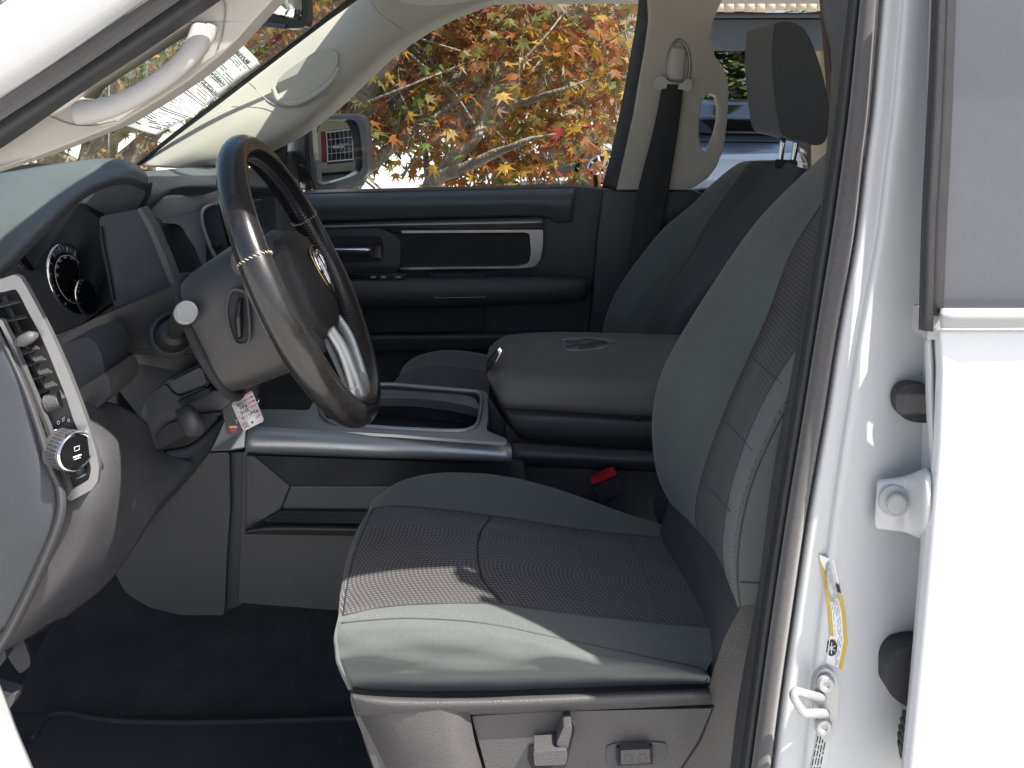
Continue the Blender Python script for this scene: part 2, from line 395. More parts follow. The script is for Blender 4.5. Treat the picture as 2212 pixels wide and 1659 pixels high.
# ---------------- near door pillar (white jamb), seals, rear door
L_in = [(1850,-120,1.10),(1836,0,1.10),(1811,222,1.10),(1799,321,1.10),(1770,515,1.10),(1739,725,1.10),(1708,920,1.10),(1678,1112,1.10),(1650,1298,1.10),(1622,1502,1.10),(1600,1662,1.10),(1585,1760,1.10)]
L_w = [(1904,-120),(1893,0),(1873,231),(1858,345),(1838,510),(1800,720),(1773,893),(1737,1100),(1709,1290),(1680,1492),(1658,1662),(1644,1760)]
def mixr(a, b, t, Y, dx=0): return [(a[i][0]*(1-t)+b[i][0]*t+dx, a[i][1]*(1-t)+b[i][1]*t, Y) for i in range(len(a))]
L_w3 = [(u, v, 1.06) for u, v in L_w]
Ldark = [(1810,-120),(1776,0),(1795,90),(1799,160),(1780,420),(1750,610),(1715,800),(1672,1030),(1640,1280),(1600,1502),(1580,1662),(1560,1760)]
pB = patch('door_pillar', [
    [(u+10, v, 1.085) for u, v in L_w],
    [(u+22, v, 1.066) for u, v in L_w],
    [(u+52+max(0,(v-900))*.02, v, 1.068) for u, v in L_w],
    [(u+66+max(0,(v-900))*.03, v, 1.060) for u, v in L_w],
    [(u+95+max(0,(v-700))*.03, v, 1.064) for u, v in L_w],
    [(2012-.02*v if v < 700 else 1968-(v-700)*.01, v, 1.078) for u, v in L_w],
    [(2050-.0*v, v, 1.085) for u, v in L_w],
    [(2120, v, 1.09) for u, v in L_w]], M['jamb'], T, 5, 6, solid=.003)
tag(pB, 'white painted door pillar behind the driver seat with striker and hinge')
patch('door_seal', [mixr(L_in, L_w, 0, 1.10), mixr(L_in, L_w, .2, 1.075), mixr(L_in, L_w, .42, 1.085)], M['rubber'], pB, 5, 5, solid=.004)
patch('door_seal', [mixr(L_in, L_w, .42, 1.082), mixr(L_in, L_w, .55, 1.062), mixr(L_in, L_w, .9, 1.060), mixr(L_in, L_w, 1.05, 1.075)], M['flock'], pB, 5, 5, solid=.004)
patch('pillar_trim', [[(u, v, 1.17) for u, v in Ldark], mixr([(u, v) for u, v in Ldark], L_in, .5, 1.14), mixr(L_in, L_w, .05, 1.105)], M['dark2'], pB, 5, 5, solid=.004)
# inner wall of the cab behind the door pillar keeps sky out
ws = MB(); ws.box((.50, 1.12, .5), (1.6, 1.18, 1.40)); ws.box((1.35, 1.10, 1.4), (1.6, 1.16, 1.88)); ws.box((.46,1.12,1.40),(.56,1.18,1.9)); ws.build('cab_side', M['dark'], T, bev=.003)
# rear door

edge = [(2062,-140),(2030,700)]
skin = slab('rear_door', [(2032,712,1.00),(2036,800,.995),(2030,960,.99),(2016,1130,.99),(1992,1400,.992),(1966,1664,1.0),(1955,1800,1.0),(2700,1800,1.0),(2700,712,1.0)], 1.0, .018, M['paint'], T, bev=.004, seg=3)
tag(skin, 'closed white rear door with tinted window behind the open driver door')
patch('door_edge', [
    [(1999,730,1.03),(2001,800,1.03),(2003,888,1.03),(2011,1024,1.03),(1996,1112,1.03),(1975,1380,1.03),(1949,1664,1.03),(1938,1780,1.03)],
    [(2006,728,1.02),(2010,800,1.02),(2012,888,1.02),(2018,1024,1.02),(2003,1112,1.02),(1982,1380,1.02),(1954,1664,1.02),(1943,1780,1.02)],
    [(2014,726,1.025),(2018,800,1.025),(2020,888,1.025),(2022,1024,1.025),(2008,1112,1.025),(1986,1380,1.025),(1958,1664,1.025),(1947,1780,1.025)]], M['jamb'], skin, 5, 4, solid=.003)
strip('edge_shadow', [(2018,712),(2024,800),(2024,960),(2010,1130),(1984,1400),(1956,1664),(1944,1800)], [(2036,712),(2040,800),(2034,960),(2020,1130),(1996,1400),(1970,1664),(1958,1800)], 1.024, 1.022, .003, M['rubber'], skin, .002)  # black strip puts the shadowed gap along the door edge into colour
slab('door_corner', [(2006,674),(2042,674),(2044,734),(2003,734)], 1.004, .04, M['cap'], skin, r=5, bev=.003)
slab('door_leak_stop', [(2030,-300),(2700,-300),(2700,1700),(2000,1700),(2018,760),(2014,700)], 1.05, .03, M['jamb'], skin, bev=.003)  # panel added behind the rear door to stop sunlight leaking onto the jamb
slab('window_glass', [(2060,-300),(2700,-300),(2700,682),(2036,682)], 1.02, .005, M['tint'], skin, bev=.001)
strip('window_seal', [(2023,-200),(2016,60),(2005,300),(1996,480),(1990,712)], [(2044,-200),(2036,60),(2026,300),(2016,480),(2010,716)], 1.012, 1.004, .006, M['rubber'], skin, .01)
strip('window_seal', [(2045,-200),(2037,60),(2027,300),(2017,480),(2011,680)], [(2068,-200),(2060,60),(2051,300),(2042,480),(2034,683)], 1.004, 1.014, .004, M['rubber'], skin, .006)
patch('belt_moulding', [[(2036,668,1.01),(2060,668,.996),(2300,668,.996),(2700,668,.996)],[(2033,684,1.0),(2058,682,.985),(2300,681,.985),(2700,680,.985)],[(2036,708,1.0),(2060,708,.99),(2300,706,.99),(2700,704,.99)]], M['cap'], skin, 5, 5, solid=.003)
patch('hinge_bracket', [
    [(1899,1040,1.0580),(1930,1038,1.0540),(1965,1030,1.0520),(2005,1014,1.0500)],
    [(1895,1052,1.0540),(1930,1048,1.0460),(1965,1042,1.0420),(2005,1026,1.0)],
    [(1890,1120,1.0540),(1930,1118,1.0460),(1965,1120,1.0420),(2005,1130,1.0)],
    [(1893,1138,1.0560),(1925,1142,1.0500),(1960,1148,1.0460),(1998,1162,1.0420)]], M['jamb'], pB, 6, 5, solid=.006)
for (u, v) in ((1931,1080),(1990,1080)):
    bt = lathe('bolt', P(u, v, 1.0440), (0,-1,0), [(.0,.012),(.009,.012),(.0115,.010),(.0115,.004),(.018,.003),(.0185,0)], M['cap'], pB, k=6 if False else 24)
plug = slab('rubber_plug', [(1950,835),(1975,830),(2010,842),(2012,905),(1985,913),(1955,905),(1938,885),(1936,858)], 1.0520, .015, M['rubber'], pB, sm=5, bev=.003)
tag(plug, 'round black rubber plug in the white door pillar')
slab('check_boot', [(1938,1402),(1985,1396),(2010,1398),(2005,1530),(1955,1526),(1930,1508),(1916,1490),(1917,1430)], 1.0450, .03, M['rubber'], pB, r=16, bev=.006, seg=3)
cb = MB()
for i, (u, v) in enumerate(((1953,1548),(1949,1562),(1945,1578),(1943,1594),(1943,1611),(1946,1628))):
    c = P(u, v, 1.0500); cb.tube([c+Vector((-.0,0,0)), c+Vector((.035,0,0))], [.0065,.0065], n=2, k=12)
cb.build('wiring_boot', M['rubber'], pB)
# certification label on the jamb
lab = MB(); pBt = bvh(pB)
def cast(tree, u, v, off, fallback):
    o = Vector((0,0,HZ)); d = (P(u, v, 1)-o).normalized(); h = tree.ray_cast(o, d)
    return (h[0] if h[0] else P(u, v, fallback))-d*(off+.0022)
def lp(s, t, Y=1.0610):   # s across 0..1, t down 0..1
    ys = 1197+t*(1432-1197)
    cl = [1768,1777,1788,1793,1784]; i = min(3, int(t*4)); k = t*4-i
    uL = cl[i]*(1-k)+cl[i+1]*k; uR = uL+34+4*math.sin(t*3)
    return cast(pBt, uL+(uR-uL)*s, ys+s*14, .001+(1.061-Y)*.5, 1.06)
N = 16
for i in range(N):
    a, b = i/N, (i+1)/N
    lab.quad(lp(0,a), lp(1,a), lp(1,b), lp(0,b), 0)
    if b < .78: lab.quad(lp(.02,a,1.0595), lp(.22,a,1.0595), lp(.22,b,1.0595), lp(.02,b,1.0595), 1)
    if a > .30: lab.quad(lp(.80,a,1.0595), lp(1.0200,a,1.0595), lp(1.0200,b,1.0595), lp(.80,b,1.0595), 1)
lab.quad(lp(.80,.22,1.0593), lp(1.0200,.22,1.0593), lp(1.0200,.30,1.0593), lp(.80,.30,1.0593), 2)
random.seed(3)
for r in range(5):
    s = .30+r*.09; t = .04
    while t < .93:
        l = random.uniform(.03,.12)
        if random.random() < .8: lab.quad(lp(s,t,1.0593), lp(s+.03,t,1.0593), lp(s+.03,t+l,1.0593), lp(s,t+l,1.0593), 3)
        t += l+random.uniform(.01,.03)
cc = lp(.18,.85,1.0592); lab.add([cc]+[cc+Vector((math.cos(a*.3927)*.007, 0, math.sin(a*.3927)*.010)) for a in range(16)], [(0,k+1,(k+1)%16+1) for k in range(16)], 2)
for a in range(3):
    d = Vector((math.cos(a*1.047+.5)*.005, -.0005, math.sin(a*1.047+.5)*.007)); lab.tube([cc-d+Vector((0,-.0006,0)), cc+d+Vector((0,-.0006,0))], .0006, n=1, k=4, m=0)
lab.build('warning_label', [M['paper'], M['yellow'], M['ink'], M['inkg']], pB)
lab2 = MB(); q2 = lambda u, v, o: cast(pBt, u, v, o, 1.06)
for k in range(8):
    va, vb = 1580+k*11, 1591+k*11
    for a, b in ((0,.5),(.5,1)):
        U = lambda v, f: 1766-(v-1580)*.2+f*30
        lab2.quad(q2(U(va,a),va+a*10,.001), q2(U(va,b),va+b*10,.001), q2(U(vb,b),vb+b*10,.001), q2(U(vb,a),vb+a*10,.001), 0)
for r in range(4):
    v = 1590
    while v < 1662:
        l = random.uniform(6,18); U = lambda v: 1768+r*6-(v-1580)*.2
        lab2.quad(q2(U(v),v,.0018), q2(U(v)+2.4,v,.0018), q2(U(v+l)+2.4,v+l,.0018), q2(U(v+l),v+l,.0018), 1); v += l+random.uniform(2,5)
lab2.build('tyre_label', [M['jambg'], M['ink']], pB)
# striker
stp = slab('striker', [(1775,1447),(1790,1446),(1808,1463),(1812,1500),(1808,1560),(1800,1590),(1787,1603),(1772,1590),(1762,1560),(1758,1500),(1764,1465)], 1.0520, .012, M['zinc'], pB, sm=4, bev=.003, seg=3)
tube('striker_loop', [P(u, v, Y) for u, v, Y in ((1778,1508,1.0500),(1745,1500,1.0320),(1722,1494,1.0250),(1714,1502,1.0220),(1720,1516,1.0200),(1732,1534,1.0180),(1740,1541,1.0200),(1760,1541,1.0300),(1785,1541,1.0480))], .0048, M['zinc'], stp, n=4, k=12)
for (u, v) in ((1783,1475),(1778,1567)):
    lathe('screw', P(u, v, 1.0500), (0,-1,0), [(.0,.003),(.003,.003),(.004,.005),(.0085,.005),(.0105,.001)], M['zinc'], stp)

# ---------------- far side: windshield glass, far pillar, roof edge
wg = patch('windshield', [
    [(-600,560,1.2),(-250,410,1.2),(60,270,1.2),(300,130,1.2),(500,-30,1.2),(700,-260,1.2)],
    [(-220,450,1.9),(20,345,1.9),(250,240,1.9),(450,120,1.9),(620,-10,1.9),(790,-190,1.95)],
    [(296,358,2.55),(470,216,2.55),(580,132,2.58),(700,40,2.63),(800,-40,2.66),(900,-120,2.67)]], M['wind'], T, 5, 5)
fa = patch('windshield_pillar', [
    [(300,356,2.52),(365,305,2.54),(450,240,2.56),(560,152,2.60),(680,62,2.64),(760,4,2.67),(830,-50,2.68),(960,-140,2.7)],
    [(318,360,2.50),(385,308,2.52),(475,250,2.54),(580,182,2.58),(692,88,2.62),(775,30,2.65),(850,-20,2.66),(970,-100,2.68)],
    [(355,362,2.50),(440,322,2.50),(545,262,2.52),(640,196,2.56),(730,112,2.60),(810,52,2.63),(890,8,2.65),(1000,-45,2.67)],
    [(430,364,2.52),(510,340,2.52),(610,290,2.54),(700,225,2.58),(775,150,2.62),(850,88,2.65),(940,35,2.67),(1060,-12,2.69)],
    [(480,366,2.60),(590,325,2.62),(665,285,2.64),(735,232,2.66),(800,170,2.68),(865,112,2.70),(960,52,2.71),(1068,8,2.72)]], M['beige'], T, 8, 8, solid=.004)
tag(fa, 'beige windshield pillar on the passenger side with a moulded grip')
gr = slab('grip_recess', [(605,198),(598,180),(612,160),(655,128),(690,108),(718,108),(730,122),(726,150),(712,175),(680,200),(640,222),(615,224)], lambda u, v: 2.555+.0002*(u-600), .02, M['beige2'], fa, sm=5, bev=.006, seg=3)
tube('grip_rim', [P(u, v, 2.54+.0002*(u-600)) for u, v in ((590,190),(598,213),(618,225),(650,221),(690,198),(718,172),(732,145))], [.006,.010,.011,.010,.009,.008,.005], M['beige'], fa, n=5, k=12)
ln = MB(); ln.tube([P(u, v, 2.525) for u, v in ((528,170),(555,195),(585,222),(620,232),(660,228),(710,202))], .0012, n=5, k=5)
ln.build('seam_line', M['silverd'], fa); ln = MB()
ln.tube([P(u, v, 2.60) for u, v in ((795,-5),(820,28),(870,65))], .0012, n=5, k=5)
ln.build('seam_line', M['silverd'], fa)
strip('windshield_seal', [(285,362),(360,300),(470,214),(580,130),(700,38),(760,-8),(900,-120)], [(300,358),(368,303),(476,222),(588,136),(706,46),(768,2),(905,-105)], 2.50, 2.52, .004, M['rubber'], fa, .002)
# far roof rail + window frame
rl = patch('roof_rail', [
    [(1040,-10,2.70),(1100,-14,2.70),(1250,-18,2.70),(1385,-14,2.70),(1560,-14,2.70),(1900,-14,2.70)],
    [(1020,-90,2.6),(1100,-95,2.6),(1250,-95,2.6),(1385,-95,2.6),(1560,-95,2.6),(1900,-95,2.6)]], M['beige'], T, 5, 4, solid=.004)
slab('sun_visor', [(858,-20),(1000,-20),(1050,-6),(1000,6),(930,13),(880,9),(858,0)], 2.30, .02, M['head'], T, r=10, bev=.008, seg=3)

# far door pillar
bp = slab('door_pillar', [(1398,-60),(1403,41),(1395,103),(1383,170),(1370,247),(1350,340),(1333,411),(1481,411),(1498,406),(1530,385),(1549,360),(1564,321),(1572,255),(1575,198),(1571,165),(1560,140),(1545,122),(1537,82),(1541,45),(1552,18),(1572,-20),(1600,-60)],
          2.64, .05, M['beige'], T, holes=[[(1529,202),(1547,206),(1554,231),(1553,262),(1546,292),(1533,324),(1524,330),(1515,320),(1510,288),(1511,255),(1516,225)]], bev=.010, seg=4, angle=25)
tag(bp, 'beige door pillar on the passenger side with belt guide and grab hole')
slab('pillar_base', [(1305,412),(1500,411),(1520,420),(1510,760),(1270,760),(1292,500)], 2.66, .06, M['dark2'], bp, bev=.006)
tube('belt_cover', [P(u, v, 2.625) for u, v in ((1466,104),(1463,125),(1460,150),(1460,172))], [.020,.024,.024,.020], M['beige2'], bp, n=4, k=14, flat=.45, up=(1,0,0))
tube('cover_groove', [P(u, v, 2.638) for u, v in ((1443,175),(1443,140),(1449,104),(1466,86),(1484,104),(1490,140),(1486,175))], .005, M['silverd'], bp, n=5, k=8)
dr = slab('belt_guide', [(1415,172),(1422,163),(1436,165),(1446,178),(1475,180),(1484,168),(1494,172),(1495,190),(1484,201),(1474,193),(1432,191),(1424,197),(1415,190)], 2.605, .015, M['beige2'], bp, r=7, bev=.004, seg=3)
strip('seat_belt', [(1430,182),(1420,240),(1404,310),(1378,412),(1362,520),(1350,640)], [(1476,182),(1470,240),(1460,310),(1444,412),(1425,520),(1400,640)], 2.61, 2.61, .003, M['void'], T, .006)
# window frame rubber of far front door
fw = strip('window_frame', [(1381,-40),(1382,0),(1375,60),(1350,200),(1325,320),(1303,406)], [(1404,-40),(1406,20),(1399,80),(1376,210),(1352,330),(1330,412)], 2.70, 2.67, .01, M['rubber'], T, .01)
slab('window_glass', [(560,400),(1310,400),(1390,-60),(1000,-60),(880,40),(700,240)], 2.78, .004, M['glass'], T, bev=0)
# ---------------- far door
FD = slab('passenger_door', [(560,425),(684,416),(960,409),(1235,403),(1262,405),(1310,409),(1318,440),(1290,760),(1280,900),(1240,1000),(560,1000)], 2.72, .08, M['door'], T, bev=.01, seg=3)
tag(FD, 'black inner panel of the closed passenger door with satin trim')
patch('door_top_pad', [
    [(560,424,2.76),(684,417,2.76),(900,411,2.76),(1150,405,2.76),(1200,404,2.76),(1242,404,2.76)],
    [(560,430,2.70),(684,424,2.70),(900,419,2.70),(1150,413,2.70),(1200,413,2.70),(1240,412,2.70)],
    [(560,455,2.675),(684,447,2.675),(900,440,2.675),(1150,436,2.675),(1200,440,2.675),(1237,440,2.675)],
    [(560,490,2.70),(684,480,2.70),(900,472,2.70),(1150,468,2.70),(1200,480,2.70),(1236,480,2.70)]], M['slate'], FD, 5, 6, solid=.003)  # lighter slate vinyl than the door: skylight on the pad put into colour
patch('trim_bar', [
    [(640,488,2.69),(720,484,2.69),(830,479,2.69),(1000,474,2.69),(1120,471,2.69),(1168,470,2.69),(1175,478,2.69)],
    [(640,492,2.672),(720,489,2.672),(830,486,2.668),(1000,482,2.665),(1120,480,2.665),(1168,479,2.668),(1175,484,2.68)],
    [(640,497,2.68),(720,494,2.68),(830,492,2.68),(1000,496,2.68),(1120,494,2.68),(1168,492,2.68),(1175,490,2.69)]], M['silverd'], FD, 5, 5, solid=.003)
fr = MB()
slab('trim_frame', [(865,498),(1173,496),(1173,530),(1168,560),(1155,576),(1120,580),(862,583),(862,578),(1120,575),(1142,568),(1147,550),(1144,506),(1135,502),(868,504)], 2.672, .02, M['silverd'], FD, r=5, bev=.002)
slab('trim_inset', [(852,503),(1146,503),(1146,574),(852,579)], 2.69, .02, M['void'], FD, r=4, bev=.002)
slab('handle_bezel', [(660,497),(820,493),(850,505),(866,520),(864,575),(850,592),(690,600),(660,600)], 2.68, .02, M['dark'], FD, r=10, bev=.004)
hc = slab('handle_cup', [(690,512),(820,510),(828,525),(826,560),(815,566),(690,570)], 2.676, .015, M['void'], FD, r=8, bev=.003)
patch('door_handle', [[(700,533,2.67),(750,533,2.66),(800,532,2.66)],[(700,540,2.655),(750,540,2.645),(800,540,2.645)],[(700,550,2.665),(750,551,2.655),(802,552,2.655)]], M['chrome'], FD, 6, 6, solid=.003)
slab('handle_tip', [(798,531),(822,530),(824,560),(798,556)], 2.655, .015, M['black'], FD, r=3, bev=.003)
sp = slab('switch_panel', [(700,592),(868,592),(876,597),(868,606),(700,606)], 2.60, .03, M['black'], FD, r=4, bev=.002)
for u in (806,828,860): box('switch', P(u,599,2.598)-Vector((.008,.003,.003)), P(u,599,2.598)+Vector((.008,.003,.003)), M['silverd'], sp, bev=.002)
patch('armrest', [
    [(690,600,2.70),(900,598,2.70),(1100,596,2.70),(1240,598,2.70),(1270,604,2.70)],
    [(690,606,2.60),(900,606,2.60),(1100,605,2.60),(1240,607,2.61),(1272,609,2.64)],
    [(690,640,2.585),(900,640,2.585),(1100,638,2.585),(1240,634,2.60),(1270,630,2.64)],
    [(690,662,2.62),(900,662,2.62),(1100,658,2.62),(1240,650,2.63),(1265,645,2.66)]], M['door'], FD, 6, 6, solid=.004)
tube('label_groove', [P(u, v, 2.583) for u, v in ((942,630),(944,626),(1044,625),(1050,629),(1048,640),(1040,642),(948,643),(941,638))], .0012, M['silverd'], FD, n=2, k=5, closed=True)
slab('pull_cup', [(925,592),(1052,591),(1046,604),(934,605)], 2.615, .02, M['void'], FD, r=5, bev=.002)
slab('map_pocket', [(700,662),(1046,660),(1046,700),(1035,716),(700,720)], 2.66, .02, M['void'], FD, r=8, bev=.003)
patch('pocket_lip', [[(690,722,2.66),(900,721,2.66),(1060,718,2.66),(1250,716,2.68)],[(690,730,2.63),(900,729,2.63),(1060,727,2.63),(1250,724,2.67)],[(690,760,2.65),(900,758,2.65),(1060,755,2.65),(1250,750,2.69)]], M['door'], FD, 5, 5, solid=.003)
lk = tube('lock_pin', [P(1287,404,2.70), P(1287,393,2.70), P(1286,378,2.70)], [.006,.006,.007], M['void'], FD, n=2, k=10)
# far side rear door lower wall
slab('rear_panel', [(1480,412),(1560,405),(1620,372),(1900,372),(1900,1000),(1270,1000),(1290,700)], 2.78, .04, M['dark'], T, bev=.004)
rq = slab('quarter_trim', [(1776,-100),(1900,-100),(1960,400),(1850,400),(1806,300)], 2.5, .05, M['dark'], T, r=10, bev=.006)

# ---------------- exterior passenger mirror
def my(u, v): return 2.865+.00150*(u-660)
mirr_body = [(656,254),(700,248),(765,247),(782,252),(789,270),(793,320),(795,368),(790,382),(770,394),(725,408),(700,414),(686,413),(668,412),(655,380),(652,300)]
mh = slab('side_mirror', mirr_body, lambda u, v: my(u, v)+.052, .12, M['mirsh'], T, r=10, bev=.035, seg=5, angle=25)
patch('mirror_cap', [
    [(612,268,2.99),(617,300,2.98),(620,350,2.98),(640,405,2.99)],
    [(640,254,2.92),(634,300,2.90),(640,360,2.90),(662,412,2.92)],
    [(664,251,2.872),(662,300,2.868),(668,360,2.868),(684,415,2.885)]], M['mirsh'], mh, 6, 6, solid=.004)
tag(mh, 'black passenger side mirror reflecting a tan house with red shutters')
mirr_out = [(660,252),(700,248),(765,247),(782,252),(789,270),(793,320),(795,368),(790,382),(770,394),(725,408),(700,414),(686,413),(678,404),(668,340)]
mirr_in = [(668,266),(700,259),(758,258),(770,262),(777,280),(782,325),(783,360),(779,370),(760,381),(715,395),(697,399),(688,395),(682,386),(673,330)]
slab('mirror_housing', mirr_out, my, .05, M['mirsh'], mh, r=10, holes=[mirr_in], bev=.009, seg=4, angle=25)
# convex mirror glass
MN = Vector((.775, -.63, .045)).normalized()
mc = P(726, 328, 2.982); mu = Vector((0,0,1)); mr_ = mu.cross(MN).normalized(); mu = MN.cross(mr_).normalized()
gl_v = []; gl_f = []; NN = 24; RC = 2.0
for i in range(NN+1):
    for j in range(NN+1):
        a = (i/NN-.5)*.25; b = (j/NN-.5)*.24
        gl_v.append(mc+mr_*a+mu*b-MN*((a*a+b*b)/(2*RC)))
for i in range(NN):
    for j in range(NN): a = i*(NN+1)+j; gl_f.append((a, a+1, a+NN+2, a+NN+1))
mk('mirror_glass', gl_v, gl_f, M['mirror'], mh)
slab('mirror_foot', [(600,330),(628,328),(634,360),(640,410),(600,412)], 2.86, .06, M['shell'], mh, r=8, bev=.01, seg=3)
slab('quarter_panel', [(598,300),(622,258),(614,400),(612,420),(560,424),(566,330)], 2.76, .02, M['black'], T, bev=.003)
# antenna and far fender
fen = box('front_fender', (-2.2, 2.70, .7), (-1.36, 2.84, 1.25), M['paint'], T, bev=.03, seg=3)
an = tube('antenna', [P(236,120,3.0), P(235,240,3.0), P(235,345,3.0)], .0022, M['zinc'], fen, n=2, k=8)
# interior mirror
im = slab('rear_view_mirror', [(540,-60),(655,-60),(663,-20),(666,30),(664,50),(655,60),(618,62),(580,52),(546,44)], 1.95, .05, M['black'], T, r=8, bev=.012, seg=4)
slab('mirror_glass', [(578,-60),(648,-60),(652,20),(648,44),(620,44),(584,30)], 1.945, .004, M['mirror'], im, r=5, bev=0)
slab('switch_bar', [(548,40),(590,50),(618,52),(612,62),(560,56)], 1.94, .02, M['dark'], im, r=3, bev=.003)

# ================================================================ DASHBOARD
D = slab('dashboard', [(-250,495),(240,495),(260,515),(260,900),(200,1000),(-250,1150)], 1.62, 1.05, M['dark'], T, bev=.02, seg=4)
slab('centre_stack', [(330,450),(500,440),(560,600),(540,900),(500,980),(380,980),(300,640)], 1.90, .16, M['dark'], D, bev=.01)
tag(D, 'dark vinyl dashboard with silver vent frames and a hooded gauge cluster')
# top, running over to the far pillar
patch('top_pad', [
    [(225,372,1.75),(320,371,1.9),(400,364,2.3),(470,363,2.55),(560,364,2.66)],
    [(250,392,1.72),(330,380,1.88),(400,373,2.2),(470,372,2.45),(570,374,2.6)],
    [(300,420,1.70),(338,402,1.82),(395,388,2.0),(480,386,2.3),(590,388,2.5)],
    [(312,452,1.72),(338,428,1.78),(385,407,1.9),(490,400,2.15),(620,402,2.4)],
    [(312,470,1.78),(338,440,1.82),(385,420,1.95),(490,415,2.2),(640,425,2.45)]], M['slate'], D, 6, 6, solid=.004)
slab('passenger_airbag_panel', [(470,398),(604,400),(612,560),(480,600)], 2.42, .24, M['slate'], D, bev=.02, seg=4)
slab('tray_recess', [(352,421),(372,409),(392,404),(420,403),(480,405),(470,412),(440,421),(400,422)], 1.86, .03, M['void'], D, r=4, bev=.002)
ic = patch('instrument_hood', [
    [(-160,395,1.22),(-60,384,1.30),(0,376,1.38),(80,362,1.46),(150,351,1.52),(205,345,1.57),(245,344,1.61),(280,350,1.65),(302,363,1.68)],
    [(-160,450,1.19),(-60,430,1.27),(0,417,1.34),(70,396,1.42),(140,375,1.49),(200,359,1.55),(245,354,1.59),(285,360,1.63),(313,374,1.665)],
    [(-160,520,1.17),(-60,500,1.22),(0,478,1.28),(60,445,1.36),(120,412,1.44),(185,380,1.52),(240,366,1.57),(285,368,1.61),(318,384,1.65)],
    [(-160,600,1.16),(-60,585,1.19),(0,560,1.23),(45,515,1.29),(100,462,1.36),(155,415,1.44),(215,385,1.52),(270,376,1.58),(317,392,1.64)],
    [(-160,640,1.16),(-60,615,1.19),(5,577,1.225),(50,531,1.28),(106,477,1.35),(160,429,1.43),(218,397,1.51),(272,385,1.575),(317,400,1.64)],
    [(-160,650,1.18),(-60,625,1.21),(10,590,1.25),(58,542,1.31),(114,487,1.38),(166,438,1.46),(222,406,1.54),(274,396,1.60),(315,412,1.66)]], M['slate'], D, 6, 6, solid=.004)
tag(ic, 'grey vinyl hood over the gauge cluster')
slab('hood_side', [(160,432),(222,402),(275,388),(317,396),(311,427),(297,452),(240,470),(200,470)], lambda u, v: 1.62+.0003*(u-200), .03, M['dark'], ic, r=6, bev=.006)
cl = slab('gauge_cluster', [(-60,640),(10,590),(60,540),(115,485),(166,436),(215,470),(224,520),(236,590),(247,655),(180,700),(120,725),(80,690),(40,620)], 1.60, .03, M['cluster'], D, bev=.004)
slab('cluster_shell', [(213,468),(300,452),(320,480),(350,560),(378,628),(300,665),(246,665),(232,590),(220,520)], 1.57, .04, M['shell'], D, r=12, bev=.008, seg=3)
slab('shell_edge', [(296,452),(303,448),(330,490),(360,560),(384,625),(375,632),(350,572),(322,500)], 1.555, .03, M['slate'], D, r=4, bev=.004)
slab('cluster_clip', [(214,490),(218,490),(224,530),(238,600),(246,650),(242,650),(230,590),(217,530)], 1.565, .006, M['void'], D, bev=.001)
# gauges: faces turned to the driver
def frame_disc(c, eu, er):
    return P(*c), P(c[0]+eu[0], c[1]+eu[1], c[2]+eu[2])-P(*c), P(c[0]+er[0], c[1]+er[1], c[2]+er[2])-P(*c)
def gauge(name, c, eu, er, ticks, nums=None, needle=None, small=False):
    C0, U, R = frame_disc(c, eu, er); n = -(U.cross(R)).normalized()
    if n.y > 0: n = -n
    g = MB(); K = 40
    def pt(a, r, o): return C0+U*math.cos(a)*r+R*math.sin(a)*r+n*o
    g.add([C0]+[pt(k*2*math.pi/K, 1, 0) for k in range(K)], [(0, k+1, (k+1)%K+1) for k in range(K)], 0)
    g.tube([pt(k*2*math.pi/K, 1.03, .004) for k in range(K)], .0028 if not small else .0022, n=1, k=8, m=1, closed=True)
    if not small: g.tube([pt(k*2*math.pi/K, .72, .003) for k in range(K)], .0006, n=1, k=5, m=2, closed=True)
    a0, a1 = ticks
    for i in range(25 if not small else 9):
        a = a0+(a1-a0)*i/(24 if not small else 8); l = .14 if i % 2 == 0 else .08
        g.tube([pt(a, .98, .001), pt(a, .98-l, .001)], .0007 if i % 2 == 0 else .0004, n=1, k=4, m=2)
    if nums:
        for s, a in nums:
            q = pt(a, .66, .0015); text(s, q-R.normalized()*.004-U.normalized()*.003, R, U, .0095, g, 2, off=.001)
    if needle: g.tube([pt(needle, .05, .004), pt(needle, .45, .004)], .0011, n=1, k=5, m=3)
    if not small:
        for k in range(K):   # silver rev band
            a, b = k*2*math.pi/K, (k+1)*2*math.pi/K
            if k < 12 or k > 36: g.quad(pt(a, .99, .0006), pt(b, .99, .0006), pt(b, .80, .0006), pt(a, .80, .0006), 4)
    return g.build(name, [M['black'], M['chrome'], M['glow'], M['red'], M['silverd']], cl)
gauge('speedometer', (152,604,1.575), (-27,-72,-.03), (40,-16,.06), (-2.3,2.3), [('60',-1.15),('70',-.75),('80',-.35),('90',.1),('100',.55),('110',1.0),('120',1.45),('0',-2.5),('10',-2.9)], 2.2)
gauge('fuel_gauge', (190,642,1.57), (-10,-36,-.02), (17,-8,.03), (-1,1.4), small=True)
gauge('tachometer', (70,548,1.59), (-14,-34,-.03), (24,-14,.05), (-2,2), small=True)
